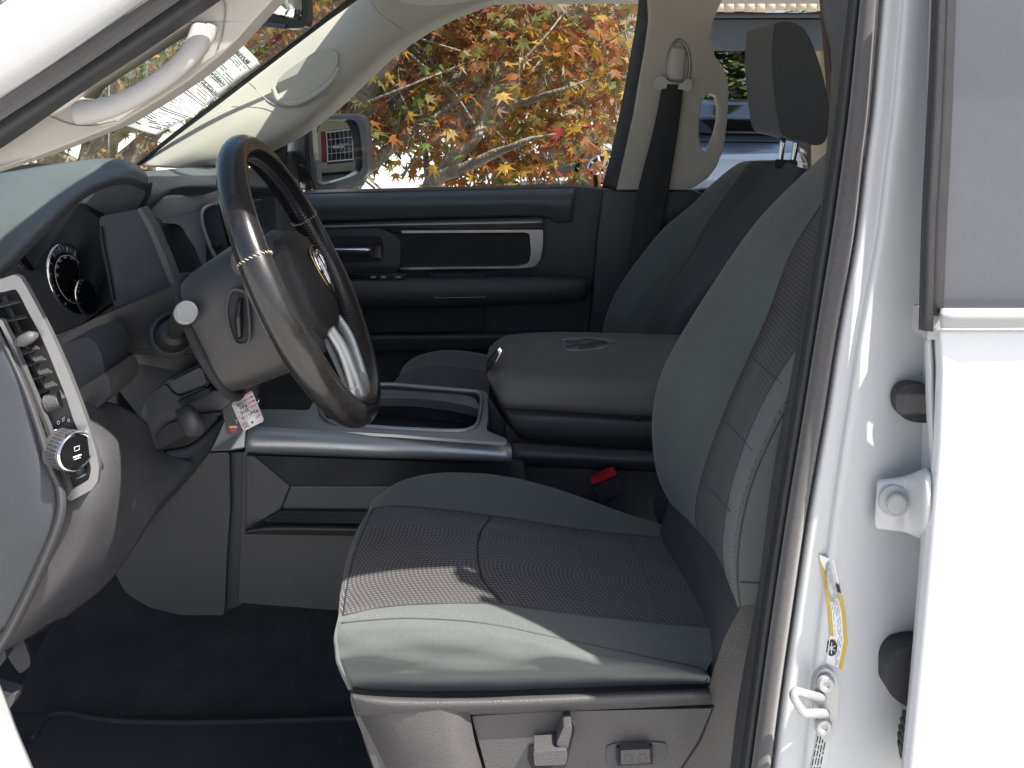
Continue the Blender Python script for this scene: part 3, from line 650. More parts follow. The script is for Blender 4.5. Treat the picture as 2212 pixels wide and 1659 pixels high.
# centre bezel, silver
cz = slab('centre_bezel', [(318,446),(330,431),(352,424),(440,419),(470,413),(495,410),(500,436),(455,446),(440,454),(434,468),(437,490),(452,530),(476,580),(462,596),(441,602),(424,560),(406,515),(396,494),(384,484),(334,481)], lambda u, v: 1.80+.0008*(u-320), .04, M['silver'], D, r=7, bev=.008, seg=4)
slab('screen', [(340,486),(382,486),(396,498),(410,530),(440,604),(372,622),(352,560)], 1.86, .02, M['dark'], cz, r=8, bev=.004)
tube('vent_frame', [P(u, v, 1.87+.0006*(u-430)) for u, v in ((500,432),(462,440),(445,447),(436,460),(437,485),(448,520),(462,552),(480,588))], .0048, M['silver'], cz, n=5, k=10)
cv = slab('centre_vent', [(440,448),(560,432),(560,600),(486,596),(455,530),(440,480)], 1.93, .03, M['void'], D, bev=.002)
vs_ = MB()
for v in (460,478,496,516,536,556,574): vs_.quad(P(440+(v-450)*.28,v+6,1.915), P(500+(v-450)*.25,v-5,1.92), P(500+(v-450)*.25,v-3,1.90), P(440+(v-450)*.28,v+8,1.90))
vs_.build('vent_slats', M['dark'], cv)
tube('vent_tab', [P(455,532,1.89), P(468,529,1.89), P(480,528,1.895)], [.007,.009,.006], M['void'], cv, n=3, k=10)
slab('vent_divider', [(470,440),(500,437),(528,540),(545,600),(520,600),(495,540)], 1.90, .02, M['dark'], cv, r=6, bev=.006)

# ---------------- lower dash on the driver side
slab('dash_backing', [(150,640),(540,600),(560,880),(470,900),(440,980),(300,1150),(150,1200)], 1.80, .02, M['void'], D)
S1 = slab('column_surround', [(118,738),(200,690),(300,650),(372,622),(425,592),(450,600),(468,680),(496,760),(528,836),(506,866),(476,890),(400,940),(342,975),(330,958),(305,905),(262,850),(222,800),(200,765),(130,760)], lambda u, v: 1.44+.0002*abs(u-430), .22, M['brown'], D, r=8, bev=.022, seg=5, angle=30)
sm = MB(); sm.tube([P(u, v, 1.437) for u, v in ((214,765),(300,757),(380,748),(452,741))], .0014, n=4, k=5)
sm.build('seam_line', M['void'], S1)
recess = [(305,912),(308,880),(322,850),(345,831),(400,802),(430,788),(436,790),(446,812),(452,832),(440,842),(470,845),(500,848),(506,864),(472,890),(400,938),(356,950),(342,972),(332,968),(320,945)]
slab('knee_recess', recess, 1.428, .02, M['dark2'], S1, r=10, bev=.004, seg=3)
slab('access_panel', [(366,826),(430,794),(437,798),(446,825),(440,832),(388,850),(380,848)], 1.418, .012, M['dark2'], S1, r=4, bev=.003)
slab('access_slot', [(318,868),(330,846),(358,830),(372,850),(390,856),(440,836),(446,842),(380,880),(330,900),(318,896)], 1.422, .01, M['dark'], S1, r=6, bev=.003)
slab('release_slot', [(382,868),(450,838),(456,850),(395,880)], 1.415, .012, M['void'], S1, r=3, bev=.002)
slab('latch_pocket', [(335,945),(358,918),(430,895),(478,890),(440,925),(380,950),(345,972)], 1.42, .012, M['void'], S1, r=6, bev=.003)
hr = patch('release_handle', [[(382,886,1.40),(396,880,1.385),(410,878,1.385),(420,884,1.40)],[(388,905,1.385),(402,898,1.365),(418,896,1.365),(430,903,1.385)],[(400,930,1.385),(412,926,1.37),(426,922,1.37),(438,922,1.385)],[(404,938,1.41),(414,940,1.40),(428,938,1.40),(438,932,1.41)]], M['dark2'], S1, 5, 5, solid=.006)
# stalk and its boot
axs = (P(413,655,1.255)-P(375,722,1.41)).normalized()
st = lathe('stalk', P(375,722,1.41), axs, [(.026,-.03),(.025,.0),(.020,.015),(.0125,.02),(.0125,.06),(.0150,.085),(.0168,.09),(.0168,.135),(.0155,.145),(.001,.146)], M['leatherd'], S1, k=32)
lathe('stalk_cap', P(375,722,1.41)+axs*.142, axs, [(.0168,-.004),(.0168,.002),(.0155,.0055),(.0145,.0060),(.0137,.0048),(.0001,.0044)], M['cap'], st, k=32)
lathe('stalk_boot', P(373,722,1.435), axs, [(.036,-.01),(.035,.004),(.031,.010),(.027,.006),(.024,.0)], M['dark'], S1, k=32)
# boxes between bezel and surround
slab('knee_block', [(128,748),(186,727),(206,740),(219,765),(227,806),(200,826),(168,842),(150,800)], 1.36, .1, M['dark'], D, r=5, bev=.008, seg=3)
slab('knee_block', [(168,842),(226,806),(236,818),(241,850),(220,873),(197,893),(180,870)], 1.34, .1, M['cap'] if False else M['seatpl'], D, r=4, bev=.008, seg=3)
lower = patch('knee_bolster', [
    [(120,860,1.30),(170,872,1.33),(235,872,1.38),(306,908,1.42),(352,975,1.46),(420,1000,1.50)],
    [(120,905,1.27),(175,900,1.30),(228,905,1.34),(300,945,1.39),(345,1010,1.42),(390,1040,1.46)],
    [(120,980,1.24),(190,965,1.26),(240,965,1.29),(285,1005,1.34),(320,1050,1.38),(350,1080,1.42)],
    [(120,1080,1.22),(190,1070,1.23),(235,1060,1.26),(262,1080,1.31),(292,1105,1.36),(322,1125,1.40)],
    [(100,1180,1.22),(160,1170,1.23),(205,1150,1.25),(240,1160,1.30),(262,1175,1.35),(280,1190,1.40)],
    [(20,1330,1.22),(80,1310,1.23),(135,1275,1.25),(180,1262,1.30),(210,1258,1.36),(225,1262,1.42)],
    [(-40,1420,1.24),(10,1400,1.25),(55,1375,1.28),(90,1350,1.34),(120,1335,1.40),(140,1330,1.46)]], M['dark2'], D, 6, 6, solid=.006)
tag(lower, 'charcoal vinyl knee bolster under the column')
und = patch('under_dash', [
    [(352,975,1.46),(420,960,1.50),(484,900,1.56)],[(300,1085,1.45),(360,1060,1.50),(440,985,1.56)],
    [(245,1180,1.46),(290,1150,1.52),(330,1110,1.58)],[(150,1290,1.48),(200,1250,1.54),(245,1195,1.62)],
    [(60,1372,1.5),(100,1350,1.56),(150,1300,1.66)]], M['dark'], D, 5, 5, solid=.01)
# near end of the dash
ne = patch('end_panel', [
    [(-260,640,1.17),(-120,660,1.165),(-20,690,1.165),(-9,712,1.165)],
    [(-260,800,1.15),(-120,800,1.15),(20,800,1.15),(43,830,1.155)],
    [(-260,920,1.14),(-120,920,1.14),(40,900,1.145),(77,925,1.15)],
    [(-260,1020,1.14),(-120,1020,1.14),(50,1000,1.14),(103,1010,1.15)],
    [(-260,1100,1.14),(-120,1100,1.14),(52,1070,1.14),(122,1060,1.15)],
    [(-260,1200,1.15),(-120,1190,1.15),(40,1150,1.145),(118,1125,1.15)],
    [(-260,1320,1.16),(-120,1290,1.155),(0,1250,1.155),(70,1240,1.16)],
    [(-260,1460,1.17),(-140,1420,1.17),(-50,1390,1.17),(10,1360,1.17)]], M['dark'], D, 7, 6, solid=.006)
patch('end_rim', [
    [(-13,708,1.164),(41,828,1.154),(75,924,1.149),(101,1010,1.149),(122,1062,1.149),(116,1126,1.149),(68,1242,1.159),(8,1362,1.169),(-50,1450,1.17)],
    [(-9,706,1.156),(47,826,1.144),(82,922,1.139),(109,1008,1.139),(130,1062,1.139),(125,1130,1.139),(77,1248,1.149),(17,1368,1.159),(-40,1456,1.165)],
    [(-4,704,1.165),(55,824,1.154),(90,920,1.149),(119,1006,1.149),(140,1064,1.149),(135,1136,1.149),(87,1254,1.159),(27,1374,1.169),(-30,1460,1.175)]], M['dark2'], D, 6, 5, solid=.002)
# driver side vent + light switch
bezo = [(-60,598),(0,604),(30,593),(44,599),(58,622),(80,662),(102,704),(124,750),(146,800),(164,846),(180,888),(196,935),(208,975),(214,1008),(211,1040),(198,1058),(172,1072),(151,1083),(143,1076),(136,1040),(118,985),(95,920),(70,862),(50,818),(20,745),(0,702),(-60,700)]
bezi = [(-50,622),(2,632),(34,624),(44,640),(60,672),(82,712),(104,760),(122,806),(142,855),(158,905),(176,948),(190,985),(197,1012),(192,1036),(170,1050),(152,1060),(146,1040),(128,985),(104,920),(80,862),(60,815),(30,742),(4,690),(-50,686)]
bz = slab('vent_bezel', bezo, 1.158, .008, M['silverd'], D, r=6, holes=[bezi], bev=.0030, seg=4, angle=20)
tag(bz, 'silver bezel around the driver side air vent and light switch')
slab('vent_cavity', [(-60,615),(40,620),(120,790),(170,930),(205,1030),(150,1070),(60,830),(-60,700)], 1.205, .03, M['void'], bz, bev=.002)
sl_ = MB()
for (a, b) in (((-6,667),(44,654)),((0,700),(58,688)),((8,736),(72,722)),((28,776),(86,755)),((40,800),(99,779)),((50,832),(113,806)),((62,866),(124,834))):
    a0 = P(a[0],a[1],1.170); b0 = P(b[0],b[1],1.178); d = Vector((-.022,.030,-.004)); th = Vector((.001,0,.0024))
    sl_.add([a0, b0, b0+d, a0+d, a0+th, b0+th, b0+d+th, a0+d+th], [(0,1,2,3),(4,5,6,7),(0,1,5,4),(1,2,6,5),(2,3,7,6),(3,0,4,7)])
sl_.build('vent_slats', M['cap'] if False else M['seatpl'], bz, bev=.0008, seg=1)
tube('vent_spine', [P(8,640,1.20), P(60,760,1.20), P(100,850,1.20)], .004, M['dark'], bz, n=3, k=8)
tube('vent_tab', [P(33,741,1.155), P(48,736,1.15), P(66,728,1.15), P(80,724,1.158)], [.004,.0078,.008,.004], M['seatpl'], bz, n=4, k=12, flat=.8)
swp = slab('switch_plate', [(78,898),(138,858),(150,862),(178,930),(200,1000),(190,1038),(150,1062),(140,1040),(118,985),(96,935)], 1.172, .02, M['dark2'], bz, r=5, bev=.003)
slab('plate_gap', [(100,930),(152,902),(153,905),(101,934)], 1.1705, .002, M['void'], bz, bev=0)
lathe('dimmer_wheel', P(117,866,1.172)-Vector((.010,0,.004)), (1,.12,.35), [(.001,0),(.011,0),(.012,.001),(.012,.018),(.011,.019),(.001,.019)], M['seatpl'], bz, k=30)
kax = (P(190,948,1.120)-P(140,972,1.172)).normalized()
kx = Vector((.84,-.52,.10)).normalized(); KB = P(138,970,1.158)
kn = lathe('light_knob', KB, kx, [(.0255,-.006),(.0246,0),(.0238,.022),(.0238,.026),(.021,.0275)], M['dark2'], bz, k=48)
lathe('knob_ring', KB+kx*.024, kx, [(.0242,-.003),(.0245,.002),(.0228,.0045),(.0204,.0040)], M['chrome'], kn, k=48)
lathe('knob_face', KB+kx*.027, kx, [(.0212,0),(.001,.0004)], M['black'], kn, k=48)
kp = MB(); kc = KB+kx*.0282; kr = Vector((0,0,1)).cross(kx).normalized(); ku = kx.cross(kr)
kp.tube([kc-kr*.003+ku*.006+kx*0, kc+kr*.0035+ku*.006, kc+kr*.0035+ku*.001, kc-kr*.003+ku*.001], .0004, n=1, k=4, closed=True)
kp.tube([kc-kr*.0055-ku*.006, kc+kr*.0055-ku*.006], .0011, n=1, k=4)
kp.tube([kc-kr*.0045-ku*.009, kc+kr*.0045-ku*.009], .0005, n=1, k=4)
kp.build('knob_print', M['glow'], kn)
ri = MB()
for k in range(34):
    a = k/34*2*math.pi; e = kr*math.cos(a)*.0242+ku*math.sin(a)*.0242; b0 = KB+kx*.001+e
    ri.tube([b0, b0+kx*.021], .0007, n=1, k=4)
ri.build('knob_ribs', M['dark2'], kn)
pr = MB()
def dash(u0, v0, u1, v1, r=.0006, Y=1.1705): pr.tube([P(u0,v0,Y), P(u1,v1,Y)], r, n=1, k=4)
for i in range(3): dash(133+i*3.4, 853-i*1, 134+i*3.4, 861-i*1, .0005)
for a in range(4): dash(94.5, 874+a*3, 100, 873+a*3, .0007)
for a in range(3):
    t = a*1.047; dash(106-3.6*math.cos(t), 921-5*math.sin(t), 106+3.6*math.cos(t), 921+5*math.sin(t), .0005)
pr.tube([P(126+2.5*math.cos(t*.785),913+4*math.sin(t*.785),1.1705) for t in range(8)], .0005, n=1, k=4, closed=True)
for a in (-1,0,1): dash(134,908+a*3,140,904+a*4,.0005)
pr.tube([P(148.5+2.5*math.cos(t*.785),908+3.2*math.sin(t*.785),1.1705) for t in range(8)], .0006, n=1, k=4, closed=True)
dash(115,931,123,928,.0009); dash(115,934,123,931,.0007)
pr.tube([P(147+2.5*math.cos(t*.785),1024+3*math.sin(t*.785),1.1705) for t in range(8)], .0006, n=1, k=4, closed=True)
dash(147,1030,153,1028,.0006); dash(165,1034,171,1032,.0005)
dash(168,1033,185,1023,.0006); dash(173,1031,185,1024,.0011)
pr.build('switch_print', M['glow'], bz)
patch('side_wheel', [[(160,1005,1.175),(168,1000,1.165),(178,998,1.172)],[(160,1015,1.165),(170,1012,1.152),(182,1010,1.162)],[(162,1028,1.175),(172,1026,1.165),(184,1022,1.172)]], M['dark'], bz, 4, 4, solid=.003)

# ================================================================ STEERING COLUMN AND WHEEL
WC = P(655,597,1.40); Nn = Vector((.90,.07,.436)).normalized(); Bb = (Vector((-.436,0,.90))-Nn*Vector((-.436,0,.90)).dot(Nn)).normalized(); Aa = Bb.cross(Nn).normalized()
if Aa.y < 0: Aa = -Aa
def W(a, b, c=0): return WC+Aa*a+Bb*b+Nn*c
col_v = []; col_f = []; KS = 28
secs = [(-.045,.060,.085,.004),(-.050,.078,.104,.0),(-.075,.080,.106,-.002),(-.115,.078,.101,-.003),(-.140,.077,.098,-.003),(-.158,.073,.093,-.004)]
for (c, ra, rb, ob) in secs:
    for k in range(KS):
        t = 2*math.pi*k/KS; ct, s_ = math.cos(t), math.sin(t); e = .62
        col_v.append(W(math.copysign(abs(ct)**e, ct)*ra, math.copysign(abs(s_)**e, s_)*rb+ob-.012, c))
for i in range(len(secs)-1):
    for k in range(KS): a, b = i*KS+k, i*KS+(k+1) % KS; col_f.append((a, b, b+KS, a+KS))
col_f.append(tuple(range(KS)))
cs = mk('column_shroud', col_v, col_f, M['brown'], T, bev=.004)
tag(cs, 'grey plastic shroud of the steering column')
# adjuster lever recess on the near side of the shroud
def sh(a, b, c): return W(a, b, c)
rr_ = [(-.088,.030,-.070),(-.088,.034,-.082),(-.088,.010,-.100),(-.088,-.030,-.108),(-.088,-.042,-.100),(-.088,-.040,-.088),(-.088,-.010,-.074),(-.088,.020,-.064)]
pq = [sh(*q) for q in rr_]
rg = mk('tilt_switch', cr(pq, 4, True), [tuple(range(32))], M['void'], cs)
tube('switch_rim', [q+Vector((0,-.001,0)) for q in pq], .0024, M['dark2'], cs, n=4, k=8, closed=True)
tube('tilt_button', [sh(-.091,.018,-.074), sh(-.094,-.008,-.088), sh(-.091,-.032,-.099)], [.004,.006,.004], M['black'], cs, n=4, k=10)
# rubber gap behind the shroud
tube('column_gaiter', [W(-0,-.020,-.165)+Aa*math.cos(t*.3927)*.072+Bb*math.sin(t*.3927)*.10 for t in range(16)], .008, M['void'], cs, n=2, k=8, closed=True)
# upper lever nub (cruise / shifter root)
slab('lever_cover', [(498,557),(507,538),(524,530),(560,530),(566,600),(514,595),(501,582)], 1.31, .06, M['dark'], cs, r=9, bev=.008, seg=3)
slab('lever_cover', [(513,597),(560,594),(562,616),(520,614)], 1.325, .05, M['dark'], cs, r=5, bev=.006, seg=3)

R0 = .222
def rim_pt(t, r=R0, c=0): return W(math.cos(t)*r, math.sin(t)*r, c)
NT = 120; KR = 20; rv = []; rf = []; rmi = []
for i in range(NT):
    t = 2*math.pi*i/NT
    deg = math.degrees(t) % 360
    wig = .0015*math.exp(-((deg-200)/14)**2)+.0015*math.exp(-((deg-340)/14)**2)
    for k in range(KR):
        p = 2*math.pi*k/KR
        r1 = .0200+wig+.0008*math.cos(2*p); r2 = .0225+wig
        rv.append(W(math.cos(t)*(R0+r1*math.cos(p)), math.sin(t)*(R0+r1*math.cos(p)), r2*math.sin(p)))
for i in range(NT):
    t = 360*(i+.5)/NT
    for k in range(KR):
        j = (i+1) % NT; b = (k+1) % KR
        rf.append((i*KR+k, i*KR+b, j*KR+b, j*KR+k)); rmi.append(0 if (20 < t < 163) else 1)
wheel = mk('steering_wheel', rv, rf, [M['leather'], M['leatherw']], T, mi=rmi, origin=WC)
tag(wheel, 'black leather steering wheel with worn lower rim and chrome emblem')
# stitching: cross seams and inner seam
sg = MB()
for td in (163, 20):
    t = math.radians(td)
    for k in range(26):
        p = 2*math.pi*k/26; p2 = p+.16; tt = t+(.012 if k % 2 else -.002)
        a = W(math.cos(t-.006)*(R0+.0212*math.cos(p)), math.sin(t-.006)*(R0+.0212*math.cos(p)), .0238*math.sin(p))
        b = W(math.cos(t+.008)*(R0+.0212*math.cos(p2)), math.sin(t+.008)*(R0+.0212*math.cos(p2)), .0238*math.sin(p2))
        sg.tube([a, b], .0007, n=1, k=5)
sg.build('cross_stitch', M['thread'], wheel)
sg = MB()
for i in range(150):
    t = math.radians(-75+i*1.6)
    for s in (-1, 1):
        a = W(math.cos(t)*(R0-.0212), math.sin(t)*(R0-.0212), .002)
        b = W(math.cos(t+.012)*(R0-.0212), math.sin(t+.012)*(R0-.0212), .002+s*.006)
        sg.tube([a, b], .0011, n=1, k=4)
sg.build('rim_stitch', M['threadk'], wheel)
# hub / airbag cover : dome outline in wheel plane
def hub_outline(k, n, sc=1):
    pts = [(-.070,.045),(-.058,.064),(-.03,.072),(0,.074),(.03,.072),(.058,.064),(.070,.045),(.080,.012),(.084,-.02),(.074,-.055),(.050,-.085),(.02,-.100),(0,-.103),(-.02,-.100),(-.050,-.085),(-.074,-.055),(-.084,-.02),(-.080,.012)]
    q = cr([Vector((a*sc, b*sc, 0)) for a, b in pts], 3, True); return q
hv = []; hf = []; prof = [(1.06,-.035),(1.05,-.008),(1.0,.006),(.96,.012),(.80,.020),(.55,.027),(.28,.031),(.02,.032)]
H = len(hub_outline(0, 0))
for sc, c in prof:
    for q in hub_outline(0, 0, sc): hv.append(W(q.x, q.y, c))
for i in range(len(prof)-1):
    for k in range(H): a, b = i*H+k, i*H+(k+1) % H; hf.append((a, b, b+H, a+H))
mk('airbag_cover', hv, hf, M['leatherd'], wheel)
# hub back body
bb = []; bf = []; prof = [(.7,-.09),(.85,-.07),(1.0,-.045),(1.1,-.035),(1.16,-.015),(1.02,-.004)]
for sc, c in prof:
    for q in hub_outline(0, 0, sc): bb.append(W(q.x, q.y, c))
for i in range(len(prof)-1):
    for k in range(H): a, b = i*H+k, i*H+(k+1) % H; bf.append((a, b, b+H, a+H))
mk('hub', bb, bf, M['dark'], wheel)
def spoke(name, pts, th, m):
    loop = rnd([W(*p) for p in pts], .01); v = loop+[q-Nn*th for q in loop]; n = len(loop)
    f = [tuple(range(n)), tuple(range(2*n-1, n-1, -1))]+[(i, (i+1) % n, (i+1) % n+n, i+n) for i in range(n)]
    return mk(name, v, f, m, wheel, bev=.004, seg=3)
spoke('spoke', [(.06,.055,.002),(.12,.050,-.004),(.205,.045,-.006),(.21,-.035,-.006),(.12,-.055,-.004),(.06,-.07,.002)], .025, M['dark2'])
spoke('spoke', [(-.06,.055,.002),(-.12,.050,-.004),(-.205,.045,-.006),(-.21,-.035,-.006),(-.12,-.055,-.004),(-.06,-.07,.002)], .025, M['dark2'])
bs_ = spoke('switch_pad', [(.085,.034,.004),(.13,.040,.002),(.150,.02,.001),(.145,-.022,.001),(.115,-.035,.002),(.09,-.028,.004)], .006, M['black'])
tube('switch_ring', [W(*q) for q in ((.085,.034,.006),(.13,.040,.004),(.150,.02,.003),(.145,-.022,.003),(.115,-.035,.004),(.09,-.028,.006))], .0011, M['chrome'], wheel, n=4, k=6, closed=True)
bp_ = MB(); bp_.tube([W(.088,.012,.006), W(.148,.010,.004)], .0009, n=1, k=5)
for a, b in ((.117,.024),(.12,-.003),(.118,-.018)):
    bp_.tube([W(a-.005,b,.0055), W(a+.005,b,.005)], .0008, n=1, k=4); bp_.tube([W(a-.003,b-.003,.0055), W(a+.003,b-.003,.005)], .0006, n=1, k=4)
bp_.build('switch_print', M['chrome'], wheel)
# lower double spoke
for s in (-1, 1):
    tube('lower_spoke', [W(s*.040,-.085,.010), W(s*.038,-.12,.014), W(s*.034,-.16,.010), W(s*.030,-.205,.002)], [.008,.009,.010,.012], M['silver'], wheel, n=5, k=12, flat=.55)
tube('lower_spoke', [W(-.034,-.178,.006), W(-.018,-.196,.006), W(0,-.2,.006), W(.018,-.196,.006), W(.034,-.178,.006)], [.008,.010,.011,.010,.008], M['silver'], wheel, n=4, k=12)
spoke('spoke_infill', [(-.036,-.09,.002),(.036,-.09,.002),(.028,-.195,-.002),(-.028,-.195,-.002)], .01, M['slate'])
# emblem : shield with a pair of curled horns
def emblem(fn, name, par, sc, m1, m2, r=.0013, back=None):
    e = MB()
    sh_ = [(-.030,.034),(0,.040),(.030,.034),(.032,.012),(.022,-.014),(0,-.042),(-.022,-.014),(-.032,.012)]
    e.tube([fn(a*sc, b*sc, .001) for a, b in sh_], r*1.2, n=2, k=6, closed=True, m=1)
    if back is not None: e.add([fn(a*sc, b*sc, 0) for a, b in sh_], [tuple(range(8))], 2)
    for s in (-1, 1):
        e.tube([fn(s*a*sc, b*sc, .0025) for a, b in ((.003,.026),(.014,.030),(.024,.022),(.024,.006),(.014,-.004),(.008,.004),(.012,.012))], [r*1.2, r*2.2, r*2.4, r*2.0, r*1.4, r, r*.6], n=4, k=8, m=0)
        e.tube([fn(s*a*sc, b*sc, .0025) for a, b in ((.002,.022),(.006,.008),(.005,-.012),(.001,-.026))], [r, r*1.6, r*1.5, r], n=4, k=8, m=0)
    return e.build(name, [m1, m2, back or m1], par)
emblem(lambda a, b, c: W(a, b*1.0-.004, .030+c), 'emblem', wheel, 1.0, M['chrome'], M['brass'], back=M['black'])

# ================================================================ SEATS
def seam(tree, lines, name, par, m, r=.0012, off=.0005):
    mb = MB()
    for l in lines:
        q = onto(tree, l, off=off)
        if len(q) > 2: mb.tube(q, r, n=1, k=6)
    return mb.build(name, m, par) if mb.v else None
def stitch(tree, lines, name, par, m, r=.0006, step=2):
    mb = MB()
    for l in lines:
        q = onto(tree, l, n=22, off=.0008)
        for i in range(0, len(q)-2, step*2):
            mb.tube([q[i], q[i+1]], r, n=1, k=4)
    return mb.build(name, m, par) if mb.v else None

def row(pts, Y): return [(u, v, Y) for u, v in pts]
rows = [
 row([(800,1500),(768,1494),(752,1490),(790,1498),(900,1503),(1050,1502),(1200,1496),(1400,1488),(1528,1484)], 1.25),
 row([(790,1470),(745,1455),(734,1442),(770,1446),(900,1452),(1050,1455),(1200,1456),(1400,1460),(1534,1468)], 1.205),
 row([(785,1420),(732,1392),(724,1382),(765,1375),(900,1374),(1050,1378),(1200,1400),(1400,1432),(1530,1456)], 1.203),
 row([(790,1385),(735,1352),(733,1340),(770,1338),(900,1335),(1050,1346),(1200,1376),(1400,1418),(1527,1447)], 1.222),
 row([(795,1370),(735,1336),(745,1326),(820,1313),(920,1305),(1070,1305),(1210,1323),(1400,1344),(1575,1358)], 1.285),
 row([(800,1330),(741,1280),(752,1245),(830,1225),(930,1215),(1070,1216),(1210,1235),(1400,1262),(1575,1280)], 1.40),
 row([(815,1270),(762,1190),(778,1150),(850,1140),(940,1142),(1080,1155),(1220,1178),(1400,1204),(1575,1220)], 1.52),
 row([(840,1200),(795,1120),(808,1098),(862,1093),(955,1100),(1100,1119),(1250,1143),(1400,1159),(1560,1176)], 1.62),
 row([(860,1180),(808,1092),(826,1066),(874,1036),(965,1021),(1085,1029),(1210,1058),(1350,1108),(1510,1162)], 1.69),
 row([(880,1220),(830,1130),(845,1108),(885,1080),(965,1062),(1085,1072),(1210,1102),(1350,1150),(1510,1200)], 1.74)]
def wr(v, uv):
    z = v.z
    k = max(0, 1-abs(z-.845)/.045)*max(0, 1-(v.y-1.2)/.04)
    if k > 0:
        f = noise.noise(Vector((v.x*5+z*16, z*34-v.x*7, 1.3)))+.5*noise.noise(Vector((v.x*14+z*20, z*60, 4)))
        v = v+Vector((0, .015*k*f-.005*k, 0))
    v = v+Vector((0, 0, .0012*noise.noise(v*22)))
    return v
rows = [[(r[0][0], r[0][1], r[0][2]+.07*(1 if r[0][2] < 1.5 else -.3))]+r[1:] for r in rows]
cu = patch('driver_seat', rows, [M['cloth'], M['clothd']], T, 8, 8, band=[0,0,0,0,1,1,1,0,0], bump=wr)
tag(cu, 'green grey driver seat with dark ribbed cloth centre, half in sunlight')
ct = bvh(cu)
seam(ct, [[(738,1346),(800,1340),(900,1336),(1050,1347),(1200,1377),(1400,1419),(1520,1446),(1524,1478)]], 'edge_seam', cu, M['thread'] if False else M['dark'], .0011)
stitch(ct, [[(760,1334),(900,1327),(1050,1336),(1200,1366),(1400,1408),(1510,1434)]], 'edge_stitch', cu, M['clothst'])
seam(ct, [[(742,1330),(760,1326),(820,1313),(920,1305),(1070,1305),(1210,1323),(1400,1344),(1550,1357)],[(808,1098),(862,1093),(955,1100),(1100,1119),(1250,1143),(1400,1159),(1520,1171)],[(742,1330),(750,1270),(768,1190),(806,1100)]], 'cloth_seam', cu, M['dark'], .0012)
seam(ct, [[(1060,1118),(1038,1150),(1032,1190),(1042,1250),(1085,1302)]], 'panel_seam', cu, M['void'], .0016, 0)
stitch(ct, [[(1243,1145),(1258,1200),(1275,1270),(1286,1330)],[(1358,1160),(1385,1220),(1410,1285),(1432,1344)]], 'panel_stitch', cu, M['threadk'], .0007, 1)
# driver backrest
def mixrow(a, b, t, Y): return [(p[0]*(1-t)+q[0]*t, p[1]*(1-t)+q[1]*t, Y) for p, q in zip(a, b)]
sil = [(1850,270),(1800,318),(1668,445),(1588,548),(1501,684),(1439,796),(1414,905),(1423,1024),(1462,1108),(1505,1180),(1545,1260),(1570,1320)]
sA  = [(1900,270),(1850,318),(1772,445),(1708,548),(1657,684),(1606,796),(1559,905),(1518,1024),(1503,1112),(1522,1190),(1556,1265),(1575,1325)]
sB  = [(1960,270),(1930,318),(1870,445),(1812,560),(1765,690),(1690,796),(1631,905),(1587,1024),(1568,1112),(1561,1190),(1571,1270),(1583,1325)]
sC  = [(2000,270),(1980,318),(1930,445),(1880,560),(1820,700),(1748,800),(1684,908),(1631,1024),(1606,1112),(1595,1185),(1593,1250),(1599,1310)]
sD  = [(2100,270),(2080,318),(2030,445),(1980,560),(1930,700),(1880,800),(1840,908),(1800,1024),(1760,1112),(1720,1185),(1680,1250),(1655,1300)]
brows = [[(u+60, v+6, 1.72) for u, v in sil], [(u+6, v, 1.66) for u, v in sil], row(sil, 1.61), mixrow(sil, sA, .5, 1.52), row(sA, 1.46), mixrow(sA, sB, .5, 1.38), row(sB, 1.31), mixrow(sB, sC, .55, 1.245), row(sC, 1.215), mixrow(sC, sD, .5, 1.20), row(sD, 1.20)]
bk_ = patch('backrest', brows, [M['cloth'], M['clothi']], cu, 8, 5, band=[0,0,0,0,1,1,0,0,0,0], bump=lambda v, uv: v+Vector((0, .0015*noise.noise(v*14), 0)))
bt_ = bvh(bk_)
seam(bt_, [sA[1:], sB[2:], sC[2:]], 'cloth_seam', bk_, M['dark'], .0013)
stitch(bt_, [[(u-9, v) for u, v in sC[4:]]], 'edge_stitch', bk_, M['threadk'])
stitch(bt_, [[(1620,770),(1655,800),(1690,830)],[(1560,905),(1600,945),(1625,975)],[(1515,1040),(1560,1085),(1580,1108)]], 'panel_stitch', bk_, M['threadk'], .0007, 1)
seam(bt_, [[(1600,1258),(1630,1260),(1656,1261)]], 'flap_seam', bk_, M['dark'], .0012)
# plastic seat side
base = slab('seat_base', [(754,1500),(800,1508),(900,1512),(1100,1508),(1300,1500),(1530,1490),(1540,1450),(1566,1375),(1606,1300),(1654,1290),(1650,1420),(1620,1560),(1600,1740),(835,1740),(808,1659),(788,1600),(764,1540)], 1.222, .42, M['seatpl'], cu, r=12, bev=.012, seg=4, angle=30)
patch('base_lip', [
    [(756,1492,1.26),(800,1499,1.25),(900,1503,1.245),(1100,1500,1.245),(1300,1492,1.245),(1530,1483,1.245)],
    [(758,1500,1.215),(800,1508,1.205),(900,1513,1.202),(1100,1510,1.202),(1300,1501,1.202),(1532,1491,1.205)],
    [(764,1518,1.210),(810,1524,1.200),(900,1529,1.197),(1100,1525,1.197),(1300,1517,1.198),(1536,1505,1.20)],
    [(770,1545,1.222),(815,1545,1.212),(900,1546,1.208),(1100,1540,1.210),(1300,1531,1.212),(1538,1520,1.218)]], M['seatpl'], cu, 6, 6, solid=.002)
patch('base_front', [
    [(764,1512,1.222),(786,1597,1.228),(808,1662,1.232),(835,1740,1.235)],
    [(850,1518,1.204),(868,1597,1.206),(885,1662,1.208),(905,1740,1.21)],
    [(948,1520,1.200),(958,1597,1.186),(972,1662,1.188),(990,1740,1.19)],
    [(1012,1520,1.203),(1024,1597,1.208),(1042,1662,1.21),(1060,1740,1.212)]], M['seatpl'], cu, 6, 1, solid=.002)
